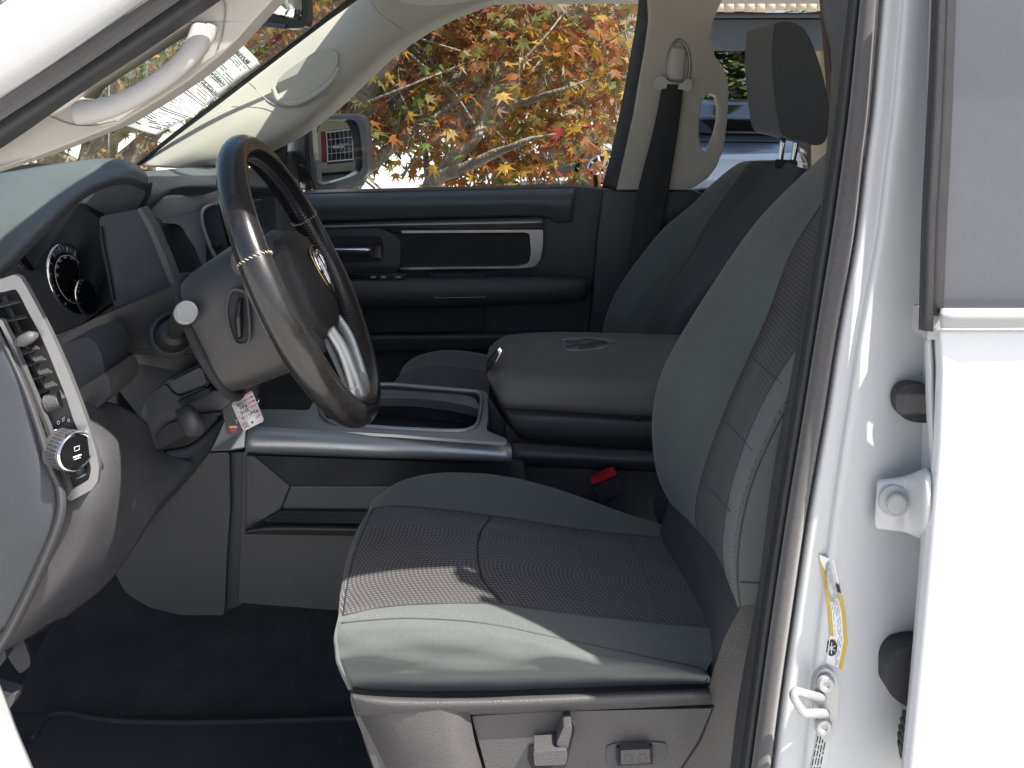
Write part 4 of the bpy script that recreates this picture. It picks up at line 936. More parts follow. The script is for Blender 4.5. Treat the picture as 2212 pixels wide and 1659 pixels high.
gp = slab('inset_gap', [(1012,1541),(1200,1532),(1544,1525),(1514,1602),(1474,1662),(1440,1740),(1062,1740),(1044,1662)], 1.2195, .004, M['void'], cu, r=4, bev=0)
ins = slab('side_panel', [(1019,1547),(1200,1537),(1538,1530),(1508,1600),(1468,1662),(1436,1740),(1068,1740),(1050,1662)], 1.214, .01, M['seatpl'], cu, r=5, bev=.003, seg=3)
sw1 = slab('switch_recess', [(1143,1612),(1168,1604),(1184,1604),(1212,1567),(1226,1561),(1238,1565),(1242,1578),(1224,1650),(1216,1670),(1152,1670),(1139,1640)], 1.2125, .006, M['void'], cu, r=6, bev=.001)
slab('seat_switch', [(1152,1624),(1222,1620),(1226,1632),(1222,1652),(1155,1655)], 1.18, .03, M['cap'] if False else M['seatpl'], sw1, r=5, bev=.006, seg=3)
slab('seat_switch', [(1202,1606),(1218,1570),(1234,1568),(1236,1576),(1226,1618),(1206,1614)], 1.185, .03, M['seatpl'], sw1, r=5, bev=.006, seg=3)
lr = slab('lumbar_recess', [(1310,1612),(1340,1603),(1400,1602),(1440,1606),(1442,1640),(1410,1655),(1330,1662),(1310,1655)], 1.2122, .006, M['dark2'], cu, r=8, bev=.002)
slab('lumbar_bezel', [(1332,1616),(1410,1612),(1411,1650),(1334,1655)], 1.207, .006, M['void'], lr, r=2, bev=.001)
lsw = slab('lumbar_switch', [(1341,1621),(1404,1618),(1405,1648),(1342,1652)], 1.200, .012, M['seatpl'], lr, r=2, bev=.002)
for u in (1358, 1387): lathe('dimple', P(u,1637,1.2005), (0,-1,0), [(.0060,-.001),(.0064,.0006),(.0052,.0009),(.0045,-.001),(.0001,-.0015)], M['dark2'], lsw)

# passenger seat
pr_ = [
 row([(890,840),(878,812),(905,784),(950,770),(1010,768),(1100,780),(1330,800)], 2.60),
 row([(870,850),(864,806),(892,774),(946,758),(1010,760),(1100,775),(1330,800)], 2.52),
 row([(868,860),(866,812),(890,796),(945,790),(1010,796),(1100,808),(1330,830)], 2.44),
 row([(850,880),(846,832),(872,818),(930,815),(1010,822),(1100,835),(1330,860)], 2.32),
 row([(840,900),(838,850),(860,840),(930,838),(1010,848),(1100,860),(1330,880)], 2.20)]
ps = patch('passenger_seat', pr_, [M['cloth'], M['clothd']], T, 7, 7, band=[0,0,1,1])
tag(ps, 'passenger seat in dark ribbed cloth with green grey bolsters, in shade')
q1 = [(1640,348),(1597,352),(1540,396),(1495,442),(1436,492),(1390,548),(1345,610),(1318,662),(1303,720),(1302,820)]
q2 = [(1655,346),(1622,352),(1582,400),(1548,450),(1520,494),(1492,548),(1448,612),(1404,668),(1377,722),(1370,820)]
q3 = [(1690,346),(1672,354),(1640,404),(1600,452),(1560,498),(1514,550),(1454,615),(1410,670),(1384,722),(1380,820)]
q4 = [(1730,362),(1736,370),(1720,420),(1690,470),(1650,520),(1600,570),(1540,630),(1500,680),(1480,730),(1470,820)]
q5 = [(1780,372),(1800,380),(1800,430),(1780,480),(1750,540),(1700,600),(1660,650),(1620,700),(1590,740),(1580,820)]
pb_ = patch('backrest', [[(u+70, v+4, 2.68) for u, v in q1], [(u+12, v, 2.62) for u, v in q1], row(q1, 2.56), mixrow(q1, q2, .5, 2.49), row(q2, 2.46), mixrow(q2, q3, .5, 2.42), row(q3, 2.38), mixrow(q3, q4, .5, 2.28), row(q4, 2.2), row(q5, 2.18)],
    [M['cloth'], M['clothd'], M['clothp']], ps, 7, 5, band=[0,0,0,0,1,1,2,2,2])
hrp = slab('headrest', [(1672,58),(1684,49),(1698,46),(1725,54),(1745,74),(1770,136),(1788,208),(1793,255),(1786,297),(1774,312),(1753,313),(1733,305),(1695,295),(1682,270),(1673,206),(1667,124)], 2.24, .26, M['clothh'], ps, sm=4, bev=.058, seg=7, angle=25)
for u0, u1 in ((1692,1683), (1720,1710)):
    tube('headrest_post', [P(u0, 296, 2.34), P(u0-3, 325, 2.34), P(u1, 360, 2.34)], .0075, M['chrome'], hrp, n=2, k=14)
tube('post_collar', [P(1676,354,2.33), P(1720,356,2.33)], .012, M['void'], hrp, n=2, k=10)

# ================================================================ CONSOLE
def G(u, v, z): Y = (HZ-z)*F/(v-HV); return P(u, v, Y)
CO = slab('centre_console', [(527,975),(800,985),(1110,997),(1130,1000),(1200,1330),(725,1318),(516,1302)], 1.82, .32, M['dark2'], T, r=3, bev=.005)
tag(CO, 'charcoal centre console with silver cupholder tray and padded armrest')
holeL = [(706,858),(692,872),(690,884),(700,905),(725,916),(800,924),(900,930),(985,933),(1018,928),(1032,915),(1038,890),(1040,862),(1030,850),(1000,846),(900,838),(835,833),(760,838)]
outL = [(546,884),(600,884),(668,886),(676,866),(700,845),(760,828),(835,825),(940,833),(1040,842),(1054,850),(1054,905),(1050,930),(1092,946),(1098,956),(1000,950),(850,938),(700,930),(538,921)]
TZ = .93
hl = [G(u, v, TZ) for u, v in holeL]; ol = [G(u, v, TZ) for u, v in outL]
def slabz(name, loop, th, m, par, holes=(), bev=.003, seg=3):
    flat = [v for l in [loop]+list(holes) for v in l]; N = len(flat); tr = tessellate_polygon([loop]+list(holes)); d = Vector((0,0,-th))
    f = [tuple(t) for t in tr]+[tuple(i+N for i in reversed(t)) for t in tr]; k = 0
    for l in [loop]+list(holes):
        for i in range(len(l)): a, b = k+i, k+(i+1) % len(l); f.append((a, b, b+N, a+N))
        k += len(l)
    return mk(name, flat+[v+d for v in flat], f, m, par, bev=bev, seg=seg, angle=30)
hls = cr(hl, 3, True)
ty = slabz('cupholder_tray', rnd(ol, .012), .006, M['silver'], CO, [hls], .002)
# rim and bowl
tube('tray_rim', [p+Vector((0,0,.002)) for p in hls], .0042, M['silver'], ty, n=1, k=10, closed=True)
bv = []; bf = []; L_ = len(hls); c_ = sum(hls, Vector())/L_
for sc, dz in ((1.0,0),(.985,-.05),(.97,-.105),(.93,-.115),(.4,-.115),(.01,-.115)):
    for p in hls: bv.append(Vector((c_.x+(p.x-c_.x)*sc, max(c_.y+(p.y-c_.y)*sc, 1.845 if dz < -.02 else 0), p.z+dz)))
for i in range(5):
    for k in range(L_): a, b = i*L_+k, i*L_+(k+1) % L_; bf.append((a, b, b+L_, a+L_))
mk('tray_bowl', bv, bf, M['dark2'], ty)
dv = [G(u, v, TZ-.004) for u, v in ((848,842),(1000,852),(1030,866),(1036,884),(1020,878),(960,866),(900,860),(850,858),(770,860),(760,842))]
slabz('tray_divider', cr(dv, 3, True), .02, M['silverd'], ty, (), .003)
rbm = MB()
for i in range(6): rbm.tube([G(706+i*8, 884+i*4, TZ-.010)+Vector((0,0,-.004*i)), G(712+i*9, 905+i*3, TZ-.012)+Vector((0,0,-.004*i))], .0022, n=1, k=6)
rbm.build('bowl_ribs', M['dark'], ty)
slabz('front_tray', [G(u, v, TZ+.001) for u, v in ((556,852),(700,848),(664,880),(560,880))], .02, M['void'], CO, (), .002)
patch('silver_trim', [
    [(538,920,1.788),(640,926,1.788),(760,934,1.788),(900,942,1.788),(1000,950,1.788),(1098,957,1.788)],
    [(535,934,1.772),(640,938,1.772),(760,945,1.772),(900,953,1.772),(1000,959,1.772),(1104,966,1.772)],
    [(532,955,1.762),(640,957,1.762),(760,963,1.762),(900,971,1.762),(1000,977,1.762),(1106,984,1.762)],
    [(530,970,1.768),(640,973,1.768),(760,978,1.768),(900,985,1.768),(1000,990,1.768),(1104,994,1.768)],
    [(530,974,1.80),(640,977,1.80),(760,982,1.80),(900,989,1.80),(1000,994,1.80),(1103,998,1.80)]], M['silver'], CO, 6, 6, solid=.003)
slab('silver_cheek', [(484,898),(533,920),(530,970),(494,975),(446,977)], lambda u, v: 1.775+max(0, 495-u)*.0009, .06, M['silver'], CO, bev=.005, seg=3)
slab('stack_side', [(446,979),(495,977),(497,1094),(490,1196),(484,1329),(391,1329),(323,1312),(272,1281),(247,1235),(242,1196),(327,1111),(420,1000)], 1.83, .08, M['dark2'], CO, r=8, bev=.008, seg=3)
slab('stack_gap', [(493,977),(530,975),(522,1310),(482,1325)], 1.845, .06, M['dark'], CO, bev=.004)
st_ = slab('storage_recess', [(548,984),(830,994),(1104,1004),(1104,1080),(830,1104),(608,1102),(596,1112),(628,1050)], 1.812, .02, M['void'], CO, r=4, bev=.002)
slab('storage_wall', [(530,984),(548,984),(626,1050),(604,1104),(531,1144)], 1.808, .02, M['dark2'], st_, bev=.003)
slab('storage_back', [(628,1050),(1100,1050),(1100,1106),(608,1102)], 1.809, .02, M['dark'], st_, bev=.002)
slab('shelf', [(606,1103),(1100,1108),(1100,1136),(576,1130),(570,1124)], 1.800, .02, M['void'], st_, bev=.002)
rbm = MB()
for i in range(7): rbm.tube([P(600-i*4, 1106+i*3.6, 1.7985), P(1100, 1110+i*3.6, 1.7985)], .0009, n=1, k=4)
rbm.build('shelf_ribs', M['dark2'], st_)
patch('shelf_lip', [[(531,1143,1.80),(600,1132,1.80),(800,1136,1.80),(1100,1140,1.80)],[(530,1148,1.785),(600,1142,1.785),(800,1145,1.785),(1100,1149,1.785)],[(529,1153,1.80),(600,1154,1.80),(800,1157,1.80),(1100,1161,1.80)]], M['brown'], st_, 5, 5, solid=.002)
lid = patch('armrest', [
    [(1085,780,2.22),(1100,760,2.24),(1120,748,2.25),(1200,740,2.25),(1370,742,2.25),(1560,750,2.25)],
    [(1062,748,2.14),(1082,731,2.15),(1112,722,2.16),(1200,717,2.16),(1370,720,2.16),(1560,728,2.16)],
    [(1053,766,2.05),(1078,748,2.03),(1110,742,2.02),(1200,740,2.01),(1370,745,2.01),(1560,753,2.01)],
    [(1050,786,1.96),(1070,788,1.91),(1105,792,1.88),(1200,795,1.87),(1370,802,1.87),(1560,810,1.87)],
    [(1050,796,1.93),(1068,812,1.875),(1103,820,1.845),(1200,824,1.835),(1370,831,1.835),(1560,839,1.835)],
    [(1052,808,1.92),(1072,845,1.86),(1102,864,1.835),(1200,868,1.825),(1370,876,1.825),(1560,884,1.825)],
    [(1055,822,1.93),(1084,872,1.865),(1106,880,1.84),(1200,885,1.83),(1370,896,1.83),(1560,906,1.83)],
    [(1060,826,1.96),(1088,877,1.88),(1108,884,1.86),(1200,889,1.85),(1370,900,1.85),(1560,910,1.85)]], M['arm'], CO, 7, 6)
tag(lid, 'padded warm grey armrest lid with embossed crest')
lt = bvh(lid)
ab = patch('armrest_box', [
    [(1058,826,1.98),(1086,876,1.89),(1108,885,1.865),(1200,890,1.855),(1370,901,1.855),(1560,911,1.855)],
    [(1064,842,1.955),(1092,892,1.875),(1114,903,1.855),(1200,906,1.845),(1370,915,1.845),(1560,925,1.845)],
    [(1078,880,1.955),(1104,918,1.885),(1124,930,1.86),(1200,934,1.85),(1370,942,1.85),(1560,950,1.85)],
    [(1090,905,1.98),(1114,936,1.91),(1136,949,1.885),(1200,953,1.875),(1370,962,1.875),(1560,972,1.875)]], M['dark2'], CO, 7, 6)
slab('lid_notch', [(1363,897),(1388,899),(1387,906),(1376,910),(1366,905)], 1.828, .01, M['void'], ab, r=4, bev=0)
slab('lid_latch', [(1059,775),(1078,755),(1084,758),(1081,768),(1066,790),(1050,808),(1050,790)], 1.885, .02, M['black'], lid, r=2, bev=.003)
slab('latch_edge', [(1074,756),(1080,750),(1085,757),(1083,770),(1068,786),(1078,766)], 1.882, .004, M['chrome'], lid, bev=.001)
def lemb(u, v): 
    q = onto(lt, [(u, v), (u+.01, v)], n=1, off=.0005); return q[0] if q else P(u, v, 2.0)
em = MB()
for l in ([(1213,735),(1218,752),(1226,757),(1262,757),(1300,752),(1330,741),(1318,736),(1280,732),(1240,731),(1213,735)],):
    em.tube([lemb(a, b) for a, b in l], .0022, n=1, k=6)
em.build('crest_ring', M['silverd'], lid)
em = MB()
for l in ([(1222,738),(1240,740),(1258,738)],[(1260,734),(1285,735),(1305,739),(1290,742),(1270,741)],[(1225,750),(1242,746),(1262,745),(1290,744),(1312,742)],[(1250,753),(1265,750),(1290,751)],[(1262,745),(1270,747),(1286,748)]):
    em.tube([lemb(a, b) for a, b in l], .0032, n=1, k=6)
em.build('crest', M['dark'], lid)
slab('console_rear', [(1092,912),(1128,950),(1560,974),(1560,1250),(1180,1250),(1110,1050),(1098,1000)], 1.90, .25, M['dark2'], CO, r=6, bev=.01, seg=3)
slab('console_front_wall', [(1054,855),(1100,920),(1105,960),(1060,930)], 1.93, .1, M['dark'], CO, bev=.004)
patch('console_shoulder', [[(1100,962,1.86),(1126,958,1.85),(1250,966,1.85),(1560,984,1.85)],[(1102,985,1.84),(1130,985,1.83),(1250,990,1.83),(1560,1006,1.83)],[(1104,1000,1.86),(1128,1004,1.86),(1250,1010,1.86),(1560,1024,1.86)]], M['dark2'], CO, 5, 5, solid=.003)
rg2 = slab('console_rear_panel', [(1128,1022),(1140,1000),(1160,993),(1560,1010),(1560,1250),(1180,1250)], 1.872, .02, M['dark2'], CO, r=10, bev=.004)
bu = slab('belt_buckle', [(1281,1051),(1335,1030),(1348,1050),(1345,1066),(1300,1084),(1288,1066)], 1.80, .035, M['void'], T, r=5, bev=.004)
slab('release_button', [(1277,1038),(1322,1017),(1330,1018),(1331,1027),(1283,1046),(1277,1044)], 1.80, .02, M['red'], bu, r=2, bev=.002)
slab('stalk', [(1290,1075),(1345,1055),(1370,1160),(1320,1160)], 1.82, .02, M['dark'], bu, bev=.004)
slab('hinge_cover', [(1415,1095),(1440,1070),(1470,1105),(1500,1150),(1480,1160),(1420,1130)], 1.76, .03, M['dark2'], T, r=6, bev=.006)

# ================================================================ FLOOR, PEDALS, MAT
slab('pedal', [(5,1395),(42,1368),(52,1385),(66,1425),(65,1440),(45,1456),(35,1448),(12,1412)], 1.50, .02, M['dark2'], T, r=8, bev=.004, dirv=(-.5,1,.2))
tube('pedal_arm', [P(20,1390,1.53), P(0,1330,1.6), P(-20,1200,1.7)], .012, M['void'], T, n=3, k=8)
pdx = slab('pedal', [(-20,1380),(8,1400),(14,1420),(0,1440),(-20,1445)], 1.46, .02, M['dark2'], T, r=4, bev=.004)
slab('sill_cover', [(-30,1480),(0,1490),(34,1500),(28,1520),(0,1560),(-30,1560)], 1.30, .02, M['dark2'], T, r=4, bev=.004)
mo = [G(u, v, .432) for u, v in ((70,1585),(90,1552),(112,1532),(150,1530),(200,1540),(280,1548),(420,1550),(600,1546),(760,1540),(900,1532))]
mo = cr(mo, 4)+[Vector((-.05,1.12,.432)), Vector((-.75,1.12,.432))]
mo = [p+Vector((0,0,-.012)) for p in mo]
mt_ = slabz('floor_mat', mo, .012, M['matt'], None, (), .004)
tag(mt_, 'dark rubber floor mat with a raised front edge in the driver footwell', 'floor mat')
tube('raised_edge', [p+Vector((0,0,.002)) for p in mo[:37]], .005, M['matt'], mt_, n=1, k=8)
gr_ = MB()
for i in range(9):
    y = 1.16+i*.045; gr_.tube([Vector((-.62,y,.422)), Vector((-.18,y,.422))], .0022, n=1, k=5)
gr_.build('mat_grooves', M['matt'], mt_)
rsd = patch('carpet_rise', [[(20,1540,1.73),(300,1552,1.73),(600,1550,1.73),(900,1540,1.73)],[(60,1450,1.80),(300,1440,1.81),(600,1430,1.82),(900,1420,1.82)],[(120,1330,1.88),(300,1320,1.90),(600,1310,1.90),(900,1300,1.90)],[(160,1180,1.94),(330,1180,1.94),(600,1180,1.94),(900,1180,1.94)]], M['carpet'], T, 6, 6, bump=lambda v, uv: v+Vector((0,0,.006*noise.noise(v*6))))

# ================================================================ KEY FOB, TAG, PAPER
KY = 1.475
def tg(s, t, o=0):
    a = Vector((545,846)); b = Vector((499,873)); c = Vector((571,909)); d = Vector((526,932))
    q = (a*(1-s)+b*s)*(1-t)+(c*(1-s)+d*s)*t
    return P(q.x, q.y, KY-o)
fob = slab('key_fob', [(480,840),(518,840),(520,885),(522,900),(522,928),(518,938),(494,940),(488,934),(486,918),(482,890)], KY+.012, .014, M['dark2'], None, r=5, bev=.003)
tag(fob, 'black remote key fob with red panic button hanging under the column', 'key fob')
slab('button_pad', [(489,872),(516,870),(519,916),(494,919)], KY+.009, .004, M['brown'], fob, r=4, bev=.0012)
pb = MB(); pb.add([P(495,919,KY+.0105), P(513,918,KY+.0105), P(511,928,KY+.0105), P(507,935,KY+.0105), P(503,937,KY+.0105), P(499,933,KY+.0105), P(496,927,KY+.0105)], [tuple(range(7))], 0)
pb.build('panic_button', M['red'], fob)
pb = MB(); text('PANIC', P(512.5,919.5,KY+.0095), Vector((-1,0,-.02)), Vector((.0,0,-1)), .0045, pb, 0, off=.0006, bold=.00012)
pb.tube([P(505+3*math.cos(a*.5),876+2.3*math.sin(a*.5),KY+.004) for a in range(13)], .0004, n=1, k=4)
for v in (896, 909):
    pb.tube([P(511+1.6*math.cos(a*.785),v-1+1.6*math.sin(a*.785),KY+.004) for a in range(8)], .0004, n=1, k=4, closed=True); pb.tube([P(511,v+1,KY+.004), P(510.5,v+5,KY+.004), P(513,v+4.5,KY+.004)], .0005, n=1, k=4)
pb.build('fob_print', M['glow'], fob)
tp = [tg(0,-.05), tg(1,-.02), tg(1,1), tg(0,1)]
kt = slab3('key_tag', rnd(tp, .0045), .0006, M['paper'], None, [], bev=0)
tag(kt, 'white paper key tag with red print and handwriting beside the fob', 'key tag')
TR = (tg(1,0)-tg(0,0)).normalized(); TU = (tg(0,1)-tg(0,0)); TU = (TU-TR*TU.dot(TR)).normalized()
kb = MB(); kk = MB()
def tt(s, a, t_, sz, mb, b=.00005): text(s, tg(a, t_, .0006), TR, TU, sz, mb, 0, off=.0003, bold=b)
tt('COLOR', .04, -.04, .0052, kb); tt('MODEL', .04, .10, .0052, kb); tt('MAKE', .04, .24, .0052, kb); tt('YEAR', .04, .38, .0052, kb); tt('STK', .04, .60, .0045, kb); tt('NEW', .03, .74, .0045, kb); tt('USED', .68, .74, .0045, kb)
for t_ in (.07,.21,.35): kb.tube([tg(.35,t_,.0008), tg(.93,t_,.0008)], .00015, n=1, k=4)
def rect(mb, a, b, c, d): mb.tube([tg(a,b,.0008), tg(c,b,.0008), tg(c,d,.0008), tg(a,d,.0008)], .00015, n=1, k=4, closed=True)
rect(kb, .05,.50,.93,.70); rect(kb, .03,.83,.32,.95); rect(kb, .68,.83,.95,.95)
kb.build('tag_print', M['inkr'], kt)
tt('1500', .42, .09, .0078, kk, .0001); tt('Ram', .42, .24, .0076, kk, .0001); tt('2016', .40, .38, .0078, kk, .0001); tt('P260111A', .09, .54, .0072, kk, .0001); tt('Gry', .55, -.03, .006, kk)
kk.tube([tg(.69,.84,.0009), tg(.94,.94,.0009)], .0003, n=1, k=4); kk.tube([tg(.94,.84,.0009), tg(.69,.94,.0009)], .0003, n=1, k=4)
hc_ = tg(.5,.87,.0007); kk.add([hc_]+[hc_+Vector((math.cos(a*.3927)*.0019,0,math.sin(a*.3927)*.0019)) for a in range(16)], [(0,k+1,(k+1)%16+1) for k in range(16)], 0)
kk.build('handwriting', M['ink'], kt)
tube('key_ring', [P(548,880,KY+.01), P(556,870,KY+.01), P(560,862,KY+.012)], .0012, M['chrome'], kt, n=3, k=6)
# buyers guide sheet behind the windshield
pa = [[(505,88,2.32),(470,104,2.26),(430,130,2.20),(380,165,2.12),(330,205,2.04),(298,238,1.98),(258,272,1.92)],
      [(535,108,2.36),(500,126,2.30),(455,155,2.24),(410,190,2.16),(362,228,2.08),(330,258,2.02),(292,280,1.97)],
      [(562,140,2.40),(532,162,2.34),(492,192,2.28),(450,225,2.20),(418,250,2.12),(380,268,2.07),(340,293,2.02)]]
pg = patch('buyers_guide', pa, M['sheet'], None, 8, 4, solid=.0006)
tag(pg, 'white printed sales sheet taped inside the windshield', 'paper sheet')
pgt = bvh(pg)
def pp(s, t, off=.002):  # s across (0 near top-left edge .. 1), t down the sheet
    i = min(5, int(t*6)); k = t*6-i; j = min(1, int(s*2)); m_ = s*2-j
    f = lambda r, c: Vector(pa[r][c])
    q = (f(j, i)*(1-k)+f(j, i+1)*k)*(1-m_)+(f(j+1, i)*(1-k)+f(j+1, i+1)*k)*m_
    o = Vector((0,0,HZ)); d = (P(q.x, q.y, 1)-o).normalized(); h = pgt.ray_cast(o, d)
    return (h[0] if h[0] else P(*q))-d*off
pm = MB(); random.seed(11)
def pline(t, s0=.06, s1=.95, r=.0007, m=0):
    pm.tube([pp(s, t) for s in [s0+(s1-s0)*k/5 for k in range(6)]], r*1.3, n=1, k=4, m=m)
pline(.10, .05, .95); pline(.52); pline(.54); pline(.70); pline(.72); pline(.22, .05, .5); pline(.30, .1, .95, .0005)
for t in [.13,.15,.17,.24,.26,.28,.33,.35,.37,.43,.45,.57,.59,.61,.63,.65,.67,.75,.77,.79,.81,.83,.85,.87,.90,.92]:
    s = .08
    while s < .9:
        l = random.uniform(.05, .28)
        if random.random() < .75: pline(t, s, min(.93, s+l), .0006, 1)
        s += l+.04
for t, s0, s1 in ((.40,.45,.8),(.42,.55,.85),(.46,.1,.35),(.48,.15,.45),(.47,.6,.85),(.49,.65,.9)): pline(t, s0, s1, .001, 2)
pR = (pp(.1,.06)-pp(.9,.06)).normalized(); pU = (pp(.5,0.0)-pp(.5,.3)).normalized()
text('BUYERS GUIDE', pp(.80,.085,.003), pR, pU, .019, pm, 0, bold=.0006, squash=.95)
text('1C6RR7LT 3GS111A', pp(.90,.34,.003), (pp(.1,.34)-pp(.9,.34)), pU, .017, pm, 0, bold=.0005, squash=.75)
text('DEALER WARRANTY', pp(.95,.42,.003), (pp(.1,.42)-pp(.9,.42)), pU, .015, pm, 0, bold=.0004, squash=.75)
pm.build('printing', [M['ink'], M['inkg'], M['inko']], pg)
slab3('clear_sleeve', [pp(.0,.0,-.003), pp(1,.0,-.003), P(556,128,2.41), P(512,84,2.34)], .0005, M['cap'], pg, [], bev=0)

# ================================================================ SURROUNDINGS
g = MB(); g.quad((-250,-250,0),(250,-250,0),(250,350,0),(-250,350,0))
M['ground'] = mat('concrete', (.46,.45,.43), .9, bump=.4, bs=60, var=.12, vs=1.5)
gd = g.build('ground', M['ground'], smooth=False); tag(gd, kind='structure')
# maple leaves
def leaf_mat(name, c):
    m = bpy.data.materials.new(name); m.use_nodes = True; t = m.node_tree; t.nodes.clear()
    o = t.nodes.new('ShaderNodeOutputMaterial'); mx = t.nodes.new('ShaderNodeMixShader'); d = t.nodes.new('ShaderNodeBsdfPrincipled'); tr = t.nodes.new('ShaderNodeBsdfTranslucent')
    n = t.nodes.new('ShaderNodeTexNoise'); n.inputs['Scale'].default_value = 14; tc = t.nodes.new('ShaderNodeTexCoord'); t.links.new(tc.outputs['Object'], n.inputs['Vector'])
    r = t.nodes.new('ShaderNodeValToRGB'); t.links.new(n.outputs['Fac'], r.inputs[0])
    r.color_ramp.elements[0].position = .3; r.color_ramp.elements[1].position = .7
    r.color_ramp.elements[0].color = (c[0]*.7, c[1]*.8, c[2]*.9, 1); r.color_ramp.elements[1].color = (c[0]*1.2, c[1]*1.15, c[2]*1.1, 1)
    d.inputs['Roughness'].default_value = .5
    t.links.new(r.outputs[0], d.inputs['Base Color']); t.links.new(r.outputs[0], tr.inputs[0])
    mx.inputs[0].default_value = .55; t.links.new(d.outputs[0], mx.inputs[1]); t.links.new(tr.outputs[0], mx.inputs[2]); t.links.new(mx.outputs[0], o.inputs[0]); return m
LM = [leaf_mat('leaf_rust', (.30,.095,.020)), leaf_mat('leaf_gold', (.46,.25,.035)), leaf_mat('leaf_olive', (.17,.15,.028)), leaf_mat('leaf_red', (.24,.035,.02)), leaf_mat('leaf_green', (.12,.17,.03)), leaf_mat('leaf_pale', (.48,.38,.22)), leaf_mat('leaf_brown', (.19,.085,.024))]
LW = [34, 22, 22, 4, 3, 3, 12]
bark = mat('bark', (.20,.165,.125), .95, bump=1, bs=35, var=.35, vs=9, dist=.02)
lobes = []
for k in range(7):
    a = math.radians(-135+k*45); L = [.45,.72,.95,1.0,.95,.72,.45][k]
    if k: am = a-math.radians(22.5); lobes.append((math.sin(am)*.34, math.cos(am)*.34))
    lobes.append((math.sin(a-.13)*L*.6, math.cos(a-.13)*L*.6)); lobes.append((math.sin(a)*L, math.cos(a)*L)); lobes.append((math.sin(a+.13)*L*.6, math.cos(a+.13)*L*.6))
lobes.append((0,-.18))
def leafmesh(name, centres, par, sizes=(.035,.055), mats=LM, weights=LW, lob=lobes, seed=1):
    rn = random.Random(seed); v = []; f = []; mi = []
    for c, mm in centres:
        s = rn.uniform(*sizes); n = Vector((rn.gauss(0,.6), rn.gauss(-.25,.6), rn.gauss(.5,.5))).normalized()
        e1 = Vector((rn.gauss(0,.6), rn.gauss(0,.6), rn.gauss(-.8,.5))); e1 = (e1-n*e1.dot(n)).normalized(); e2 = n.cross(e1)
        k = len(v); v.append(c); fold = rn.uniform(.1,.35); cu_ = rn.uniform(-.3,.3)
        for x, y in lob: v.append(c+e2*x*s+e1*y*s-n*(abs(x)*fold+y*y*cu_)*s)
        m = len(lob)
        for i in range(m-1): f.append((k, k+1+i, k+2+i)); mi.append(mm)
        f.append((k, k+m, k+1)); mi.append(mm)
    me = bpy.data.meshes.new(name); me.from_pydata([tuple(a) for a in v], [], f)
    for m in mats: me.materials.append(m)
    me.polygons.foreach_set('material_index', mi); me.update()
    return link(name, me, par)
def maple(root_loc, branches, clusters, label, seed, group=None, weights=None, size=(.046,.072), per=16, spread=.17):
    rt = empty('maple_tree', root_loc, label, 'tree', group)
    mb = MB()
    for pts, r in branches: mb.tube([p if isinstance(p, Vector) else P(*p) for p in pts], r, n=4, k=9)
    rn = random.Random(seed); cs_ = []; WL = weights or LW
    for c in clusters:
        base_m = rn.choices(range(len(LM)), WL)[0]
        tip = c+Vector((rn.gauss(0,.1), rn.gauss(0,.1), rn.gauss(.05,.1)))
        if rn.random() < .6: mb.tube([c+Vector((rn.gauss(0,.18), rn.gauss(0,.15), -.22)), c, tip], [.006,.004,.002], n=2, k=4)
        for _ in range(per):
            q = c+Vector((rn.gauss(0,spread), rn.gauss(0,spread), rn.gauss(0,spread*.6)))
            cs_.append((q, base_m if rn.random() < .5 else rn.choices(range(len(LM)), WL)[0]))
    cs_ = [c for c in cs_ if c[0].x/c[0].y < .142]
    def rough(v): return v+Vector((noise.noise(v*11), noise.noise(v*11+Vector((9,0,0))), noise.noise(v*11+Vector((0,7,0)))))*.008
    mb.v = [rough(v) for v in mb.v]
    mb.build('trunk', bark, rt)
    leafmesh('crown', cs_, rt, size, seed=seed)
    return rt
rn = random.Random(5); cl_ = []
while len(cl_) < 760:
    u, v, Y = rn.uniform(600,1350), rn.uniform(-160,400), (rn.uniform(4.35,6.0) if rn.random() < .88 else rn.uniform(3.8,4.2))
    lim = 392-.00013*(u-1010)**2*0
    if v > 300 and 800 < u < 1230 and rn.random() < .60+.4*(v > 345): continue
    if v > 315 and rn.random() < .90: continue
    if u < 900 and v > 330: continue
    if u > 1190 and v > 262 and rn.random() < .93: continue
    if 985 < u < 1065 and 215 < v < 275 and rn.random() < .8: continue
    if noise.noise(Vector((u*.012, v*.016, 3.1))) < -.20: continue
    cl_.append(P(u, v, Y))
for k in range(22): cl_.append(P(rn.uniform(1020,1200), 330+rn.uniform(0,45), rn.uniform(3.9,4.4)))
def br(pts, r): return (pts, r)
